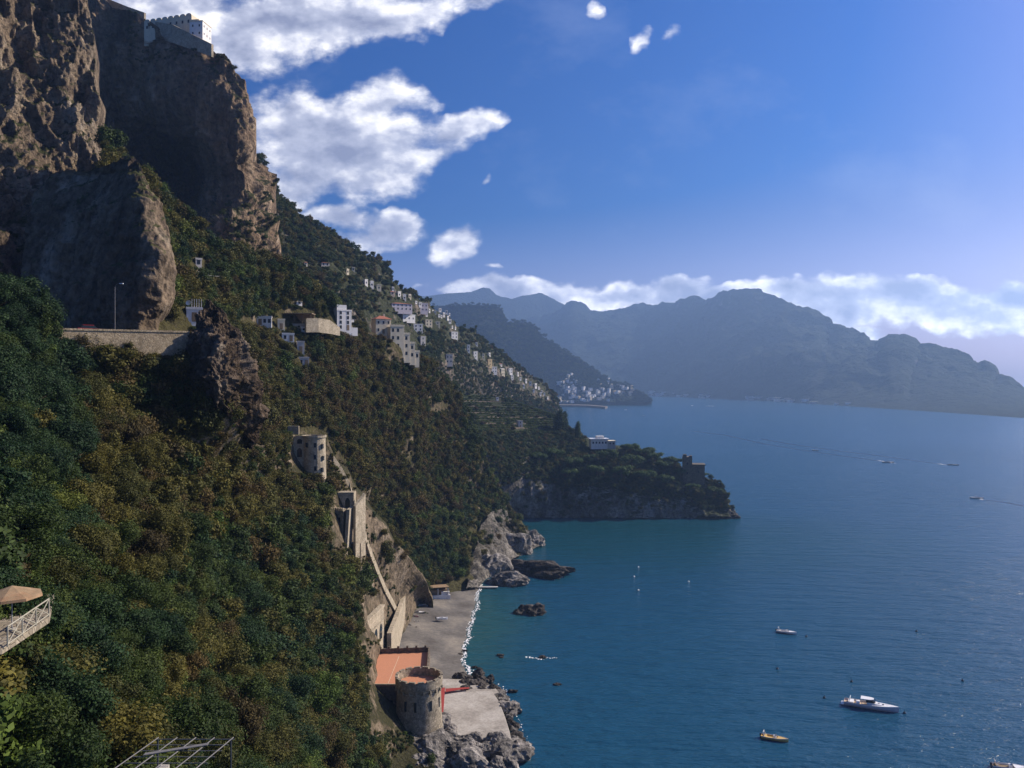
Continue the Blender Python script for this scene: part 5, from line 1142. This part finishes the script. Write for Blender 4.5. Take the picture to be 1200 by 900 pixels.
small_boat('pale open boat cut off by the bottom right corner', 1184, 901, 8.5, R(-14), 'boatwhite', 'wood', arch=True)
small_boat('dark motor boat, leftmost of the three trailing wakes in mid gulf', 955, 528, 9, R(160), 'boatdark', 'wood')
small_boat('dark cabin boat leading a white bow wave, middle of three', 1041, 542, 13, R(-10), 'boatdark', 'wood', canopy='boatdark')
small_boat('dark motor boat heading right, rightmost of three in mid gulf', 1117, 545, 12, R(-12), 'boatdark', 'wood')
small_boat('white and dark speedboat throwing spray at the right edge', 1144, 584, 10, R(168), 'boatwhite', 'wood', canopy='boatdark')
small_boat('large white boat near the shore across the gulf', 811, 475.5, 26, R(80), 'boatwhite', 'boatwhite', canopy='boatwhite', scale=3)
small_boat('white ferry like boat right of the large white boat', 832, 476, 30, R(5), 'boatwhite', 'boatwhite')
small_boat('tiny dark boat before the headland town', 754, 487, 11, R(0), 'boatdark', 'wood')
small_boat('tiny white boat close to the breakwater', 733, 480.5, 10, R(20), 'boatwhite', 'boatwhite')
# wakes
m, nt, b = new_mat('wake_water'); b.inputs['Base Color'].default_value = (.004, .02, .045, 1); b.inputs['Roughness'].default_value = .35; M['wake'] = m; bump(nt, b, noise(nt, wpos(nt), .6, 4, .6), .3)
def wake(pts, w0, w1_, lab):
    P3 = [Pg(x, y, .05) for x, y in pts]; V = []
    for i, p in enumerate(P3):
        d = (P3[min(i+1, len(P3)-1)]-P3[max(i-1, 0)]).normalized(); s = Vector((-d.y, d.x, 0)); w = w0+(w1_-w0)*i/(len(P3)-1); V += [tuple(p+s*w/2), tuple(p-s*w/2)]
    tag(npmesh('wake', V, [(2*i, 2*i+1, 2*i+3, 2*i+2) for i in range(len(P3)-1)], M['wake']), lab, None, None, 'structure')
wake([(1036, 541), (1000, 536), (950, 529), (900, 521), (850, 510), (810, 505)], 3.5, 7, 'dark wake line behind the middle boat')
wake([(1112, 545), (1080, 541), (1030, 534), (980, 528), (930, 521), (890, 514)], 3, 7, 'dark wake line behind the right boat')
wake([(1149, 585), (1165, 587), (1185, 590), (1215, 596)], 2, 4.5, 'dark wake behind the speedboat')
foam_strip([Pg(1048, 543, 0), Pg(1036, 541, 0), Pg(1029, 539.5, 0)], 2.6, seed=11, lab='white water around the middle boat')
foam_strip([Pg(1109, 545, 0), Pg(1100, 543.5, 0)], 2.6, seed=12, lab='white water behind the right boat')
foam_strip([Pg(1138, 583, 0), Pg(1144, 583, 0), Pg(1153, 586, 0)], 2.4, seed=13, lab='white spray around the speedboat')
# mooring buoys
for i, (x, y) in enumerate([(945, 746), (966, 818), (998, 799), (1060, 836), (1128, 798), (1074, 740), (911, 784)]):
    r = empty('mooring_buoy', Pg(x, y, 0), 0, 'small dark mooring buoy floating near the anchored boats', 'buoy', 'dark mooring buoys'); misc(r, 'float', 'boatdark', lambda q: q.lathe([(.01, -.3), (.38, -.1), (.45, .2), (.2, .5), (.01, .55)], 10)); misc(r, 'staff', 'boatdark', lambda q: q.tube([(0, 0, .4), (0, 0, .95)], .07))
for i, (x, y) in enumerate([(748, 665), (743, 676), (748, 692), (807, 682)]):
    r = empty('swim_buoy', Pg(x, y, 0), 0, 'small white buoy marking the bathing area of the cove', 'buoy', 'white buoys of the cove'); misc(r, 'float', 'boatwhite', lambda q: q.lathe([(.01, -.3), (.45, -.1), (.5, .25), (.25, .55), (.01, .6)], 10)); misc(r, 'ring', 'greymetal', lambda q: q.tube([(0, 0, .5), (0, 0, .85)], .07))
# beach things
r = empty('beach_hut', Pg(512, 699, 2.5), R(14), 'white beach hut with a brown plank roof and open front', 'hut')
misc(r, 'roof', 'canvas', lambda q: q.prism([(-4.6, -3.6), (5, -3.6), (5, 6), (-4.6, 6)], lambda x, y: 4.2-.12*y, lambda x, y: 4.45-.12*y)); misc(r, 'wall', 'wood', lambda q: q.box(-4, 4.4, -2, 5, -1, 3.4)); misc(r, 'counter', 'white', lambda q: q.box(-4, 5.5, -3.4, -2.6, -.6, 1.3))
for xx in (-4.2, 0, 4.4): misc(r, 'post', 'white', lambda q: q.box(xx-.15, xx+.15, -3.4, -3.1, -.6, 4.3))
misc(r, 'panel', 'white', lambda q: q.box(1.5, 5.2, -3.0, -2.2, 1.303, 2.7))
r = empty('beach_awning', Pg(524, 683, 2.8), R(40), 'sloping orange beige awning at the back of the beach', 'awning')
misc(r, 'canvas_roof', 'canvas', lambda q: q.prism([(-6, -2.6), (6, -2.2), (6.5, 2.6), (-6, 2.4)], lambda x, y: 2.6+.1*x, lambda x, y: 2.75+.1*x)); [misc(r, 'post', 'wood', lambda q: q.box(xx-.1, xx+.1, yy2-.1, yy2+.1, -1, 2.6+.1*xx)) for xx in (-5, 5) for yy2 in (-2, 2)]
for lab, x, y, mt, yw, l in (('small white boat pulled up in the middle of the beach', 518, 726, 'boatwhite', .1, 4.5), ('dark covered boat at the foot of the retaining wall', 489, 719, 'boatdark', -.3, 6.5), ('dark boat stored behind the covered boat', 493, 711, 'boatdark', .2, 5.5), ('small red hulled boat beside the dark covered boat', 486, 724, 'red', -.4, 3.6)):
    zz = 2.4; small_boat(lab, x, y, l, yw, mt, 'wood' if mt != 'boatwhite' else 'boatwhite', console=False, name='beached_boat', z=zz)
o = MB().box(-5, 5, -.9, .9, .3, .6).build('jetty_plank', M['grey']); o.location = Pg(571, 689, .2); tag(o, 'low pale slab jetty at the head of the beach', 'jetty')
# near terrace at the left edge: parasol, railing, stone edge
zT = 83.2
r = empty('parasol', Pz(14, 733, 55), 0, 'weathered tan parasol over the small terrace at the left edge', 'parasol'); r.location.z = zT
misc(r, 'canopy', 'canvas', lambda q: q.lathe([(1.85, 2.35), (.02, 2.95)], 8, a0=.2, a1=.2+2*math.pi)); misc(r, 'valance', 'canvas', lambda q: q.lathe([(1.85, 2.345), (1.87, 2.18), (1.84, 2.18), (1.83, 2.34)], 8, a0=.2, a1=.2+2*math.pi))
misc(r, 'pole', 'greymetal', lambda q: q.tube([(0, 0, 0), (0, 0, 2.95)], .035)); misc(r, 'base', 'concrete', lambda q: q.lathe([(.01, 0), (.3, 0), (.3, .1), (.01, .12)], 14))
for k in range(8):
    t = .2+2*math.pi*k/8; misc(r, 'rib', 'greymetal', lambda q: q.tube([(0, 0, 2.88), (1.8*math.cos(t), 1.8*math.sin(t), 2.33)], .015, 4))
A = Pz(4, 744, 52); B = Pz(58, 724, 58); A.z = B.z = zT-.02
mb = MB(); mb.prism([(-46, 50), (A.x, A.y-1), (A.x+.3, A.y-.6), (B.x, B.y), (B.x-3, B.y+6), (-46, 64)], zT-.4, zT)
tag(mb.build('stone_terrace', M['stone']), 'small stone terrace under the tan parasol', 'terrace')
r = empty('railing', (0, 0, 0), 0, 'white timber railing with crossed braces at the terrace edge', 'railing'); a = Vector((A.x+.5, A.y-.4, zT)); b_ = Vector((B.x-.1, B.y+.1, zT))
misc(r, 'top_rail', 'railpaint', lambda q: q.tube([a+Vector((0, 0, 1.25)), b_+Vector((0, 0, 1.25))], .05)); misc(r, 'bottom_rail', 'railpaint', lambda q: q.tube([a+Vector((0, 0, .15)), b_+Vector((0, 0, .15))], .04))
for k in range(4):
    p = a+(b_-a)*k/3; misc(r, 'post', 'railpaint', lambda q: q.tube([p, p+Vector((0, 0, 1.25))], .05))
    if k < 3: p2 = a+(b_-a)*(k+1)/3; misc(r, 'brace', 'railpaint', lambda q: [q.tube([p+Vector((0, 0, .15)), p2+Vector((0, 0, 1.2))], .035), q.tube([p+Vector((0, 0, 1.2)), p2+Vector((0, 0, .15))], .035)])
# metal pergola bottom
r = empty('pergola', (-19, 46.5, 76.3), 0, 'rusty dark metal pergola frame with a loose plank on top', 'pergola')
misc(r, 'frame', 'pergmetal', lambda q: [q.tube([(-2.3+k*1.1-.4, -2.6, 2.5), (-2.3+k*1.1+.5, 2.2, 2.5)], .03) for k in range(5)])
misc(r, 'cross_bars', 'pergmetal', lambda q: [q.tube([(-2.6+k*.12, -2.4+k*.75, 2.44), (2.0+k*.12, -2.4+k*.75, 2.44)], .022) for k in range(7)])
misc(r, 'plank', 'pergmetal', lambda q: q.add([(-1.6, -.3, 2.56), (1.5, 1.0, 2.56), (1.5, 1.3, 2.56), (-1.6, 0, 2.56), (-1.6, -.3, 2.6), (1.5, 1.0, 2.6), (1.5, 1.3, 2.6), (-1.6, 0, 2.6)], [(3, 2, 1, 0), (4, 5, 6, 7), (0, 1, 5, 4), (1, 2, 6, 5), (2, 3, 7, 6), (3, 0, 4, 7)]))
for (xx, yy2) in ((-2.6, -2.5), (1.7, -2.5), (-1.8, 2.1), (2.5, 2.1)): misc(r, 'post', 'dark', lambda q: q.tube([(xx, yy2, -3), (xx, yy2, 2.45)], .05))
misc(r, 'trough', 'concrete', lambda q: q.box(-1.5, -.9, -2.2, 1.6, .6, 1.2))
# red car, street lamp, utility poles with cable
r = empty('car', (-74.6, 146.2, 107.75), R(41), 'small red car on the coast road behind the parapet', 'car')
misc(r, 'body', 'carred', lambda q: q.add([(-2.1, -.85, .3), (2.1, -.85, .3), (2.1, .85, .3), (-2.1, .85, .3), (-2.1, -.85, .85), (2.1, -.85, .8), (2.1, .85, .8), (-2.1, .85, .85)], [(3, 2, 1, 0), (4, 5, 6, 7), (0, 1, 5, 4), (1, 2, 6, 5), (2, 3, 7, 6), (3, 0, 4, 7)]))
misc(r, 'windows', 'glass', lambda q: q.add([(-1.7, -.8, .85), (1.2, -.8, .83), (1.2, .8, .83), (-1.7, .8, .85), (-1.2, -.65, 1.38), (.5, -.65, 1.38), (.5, .65, 1.38), (-1.2, .65, 1.38)], [(0, 1, 5, 4), (1, 2, 6, 5), (2, 3, 7, 6), (3, 0, 4, 7)]))
misc(r, 'roof', 'carred', lambda q: q.box(-1.25, .55, -.68, .68, 1.383, 1.45))
for xx in (-1.3, 1.3):
    for yy2 in (-.8, .8): o = misc(r, 'wheel', 'rubber', lambda q: q.tube([(0, -.1, 0), (0, .1, 0)], .32, 16), (xx, yy2, .32))
r = empty('street_lamp', (-72.2, 150.5, 107.75), 0, 'tall street lamp with a curved arm in front of the rock spur', 'street lamp')
misc(r, 'pole', 'pergmetal', lambda q: q.tube([(0, 0, 0), (0, 0, 8.6), (.25, 0, 9.1), (.9, 0, 9.3)], [.09, .06, .05, .045])); misc(r, 'lamp_head', 'boatwhite', lambda q: q.box(.85, 1.5, -.15, .15, 9.2, 9.34))
pp = []
for (x, yb, yt, lab) in [(232, 334, 320, 'wooden utility pole at the left end of the sagging cable'), (279, 332, 318, 'wooden utility pole at the right end of the sagging cable')]:
    p = hit('S2', x, yb); h_ = (yb-yt)/F*p.y+1; r = empty('utility_pole', p, 0, lab, 'pole'); misc(r, 'post', 'wood', lambda q: q.tube([(0, 0, -1), (0, 0, h_)], [.14, .1])); misc(r, 'crossarm', 'wood', lambda q: q.box(-.7, .7, -.06, .06, h_-.5, h_-.38)); pp.append(p+Vector((0, 0, h_-.4)))
q = MB(); q.tube([pp[0]+(pp[1]-pp[0])*t-Vector((0, 0, 1.8*(1-(2*t-1)**2))) for t in np.linspace(0, 1, 12)], .05, 4); tag(q.build('overhead_cable', M['greymetal']), 'thin pale cable sagging between the two utility poles', 'cable')
bo = put_rock(crown_mesh('k', 'bush', 5, 1500, .08, M['magenta']).data, Pg(432, 764, 16), (2.2, 1.6, 1.5), 0, 'bougainvillea', 'magenta flowering shrub at the corner of the terracotta terrace', 'shrub')

# dry stone terrace walls between the vine rows
for k, (yr, x0, x1) in enumerate([(470, 524, 612), (477, 530, 640), (484, 520, 600), (489, 560, 655), (496, 545, 620), (502, 600, 668)]):
    pts = [hit('promontory', x, yr+.012*(x-x0)) + Vector((0, 0, .8)) for x in np.arange(x0, x1, 9)]
    tag(wallrun(MB(), pts, .8, 2.1).build('terrace_wall', M['stoned']), ['topmost', 'second highest', 'third highest', 'third lowest', 'second lowest', 'lowest'][k]+' dry stone wall of the green vine terraces', 'wall')
for i in range(26):
    x = rk.uniform(470, 505); y = rk.uniform(700, 752)
    if x > 470+(752-y)*.7+6: continue
    q_ = rk.uniform(.3, .9); put_rock(rk.choice(RL), Pg(x, y, 2.6), (q_*1.3, q_, q_*.7), rk.uniform(0, 6), 'beach_stone', 'loose stone at the inner edge of the beach below the retaining wall', 'stone', 'loose stones below the retaining wall')

# ragged rock apron on the seaward edge of the platform
for i in range(34):
    t = rk.random(); x = np.interp(t, [0, .3, .6, 1], [578, 591, 600, 606])+rk.uniform(-3, 6); y = np.interp(t, [0, .3, .6, 1], [806, 826, 850, 884])+rk.uniform(-3, 3); q_ = rk.uniform(.5, 1.4)
    put_rock(rk.choice(RL if rk.random() < .5 else RD), Pg(x, y, rk.uniform(.1, 1.6)), (q_*1.4, q_, q_*.8), rk.uniform(0, 6), 'boulder', 'broken rock along the seaward edge of the concrete platform', 'rock', 'broken rocks along the platform edge')
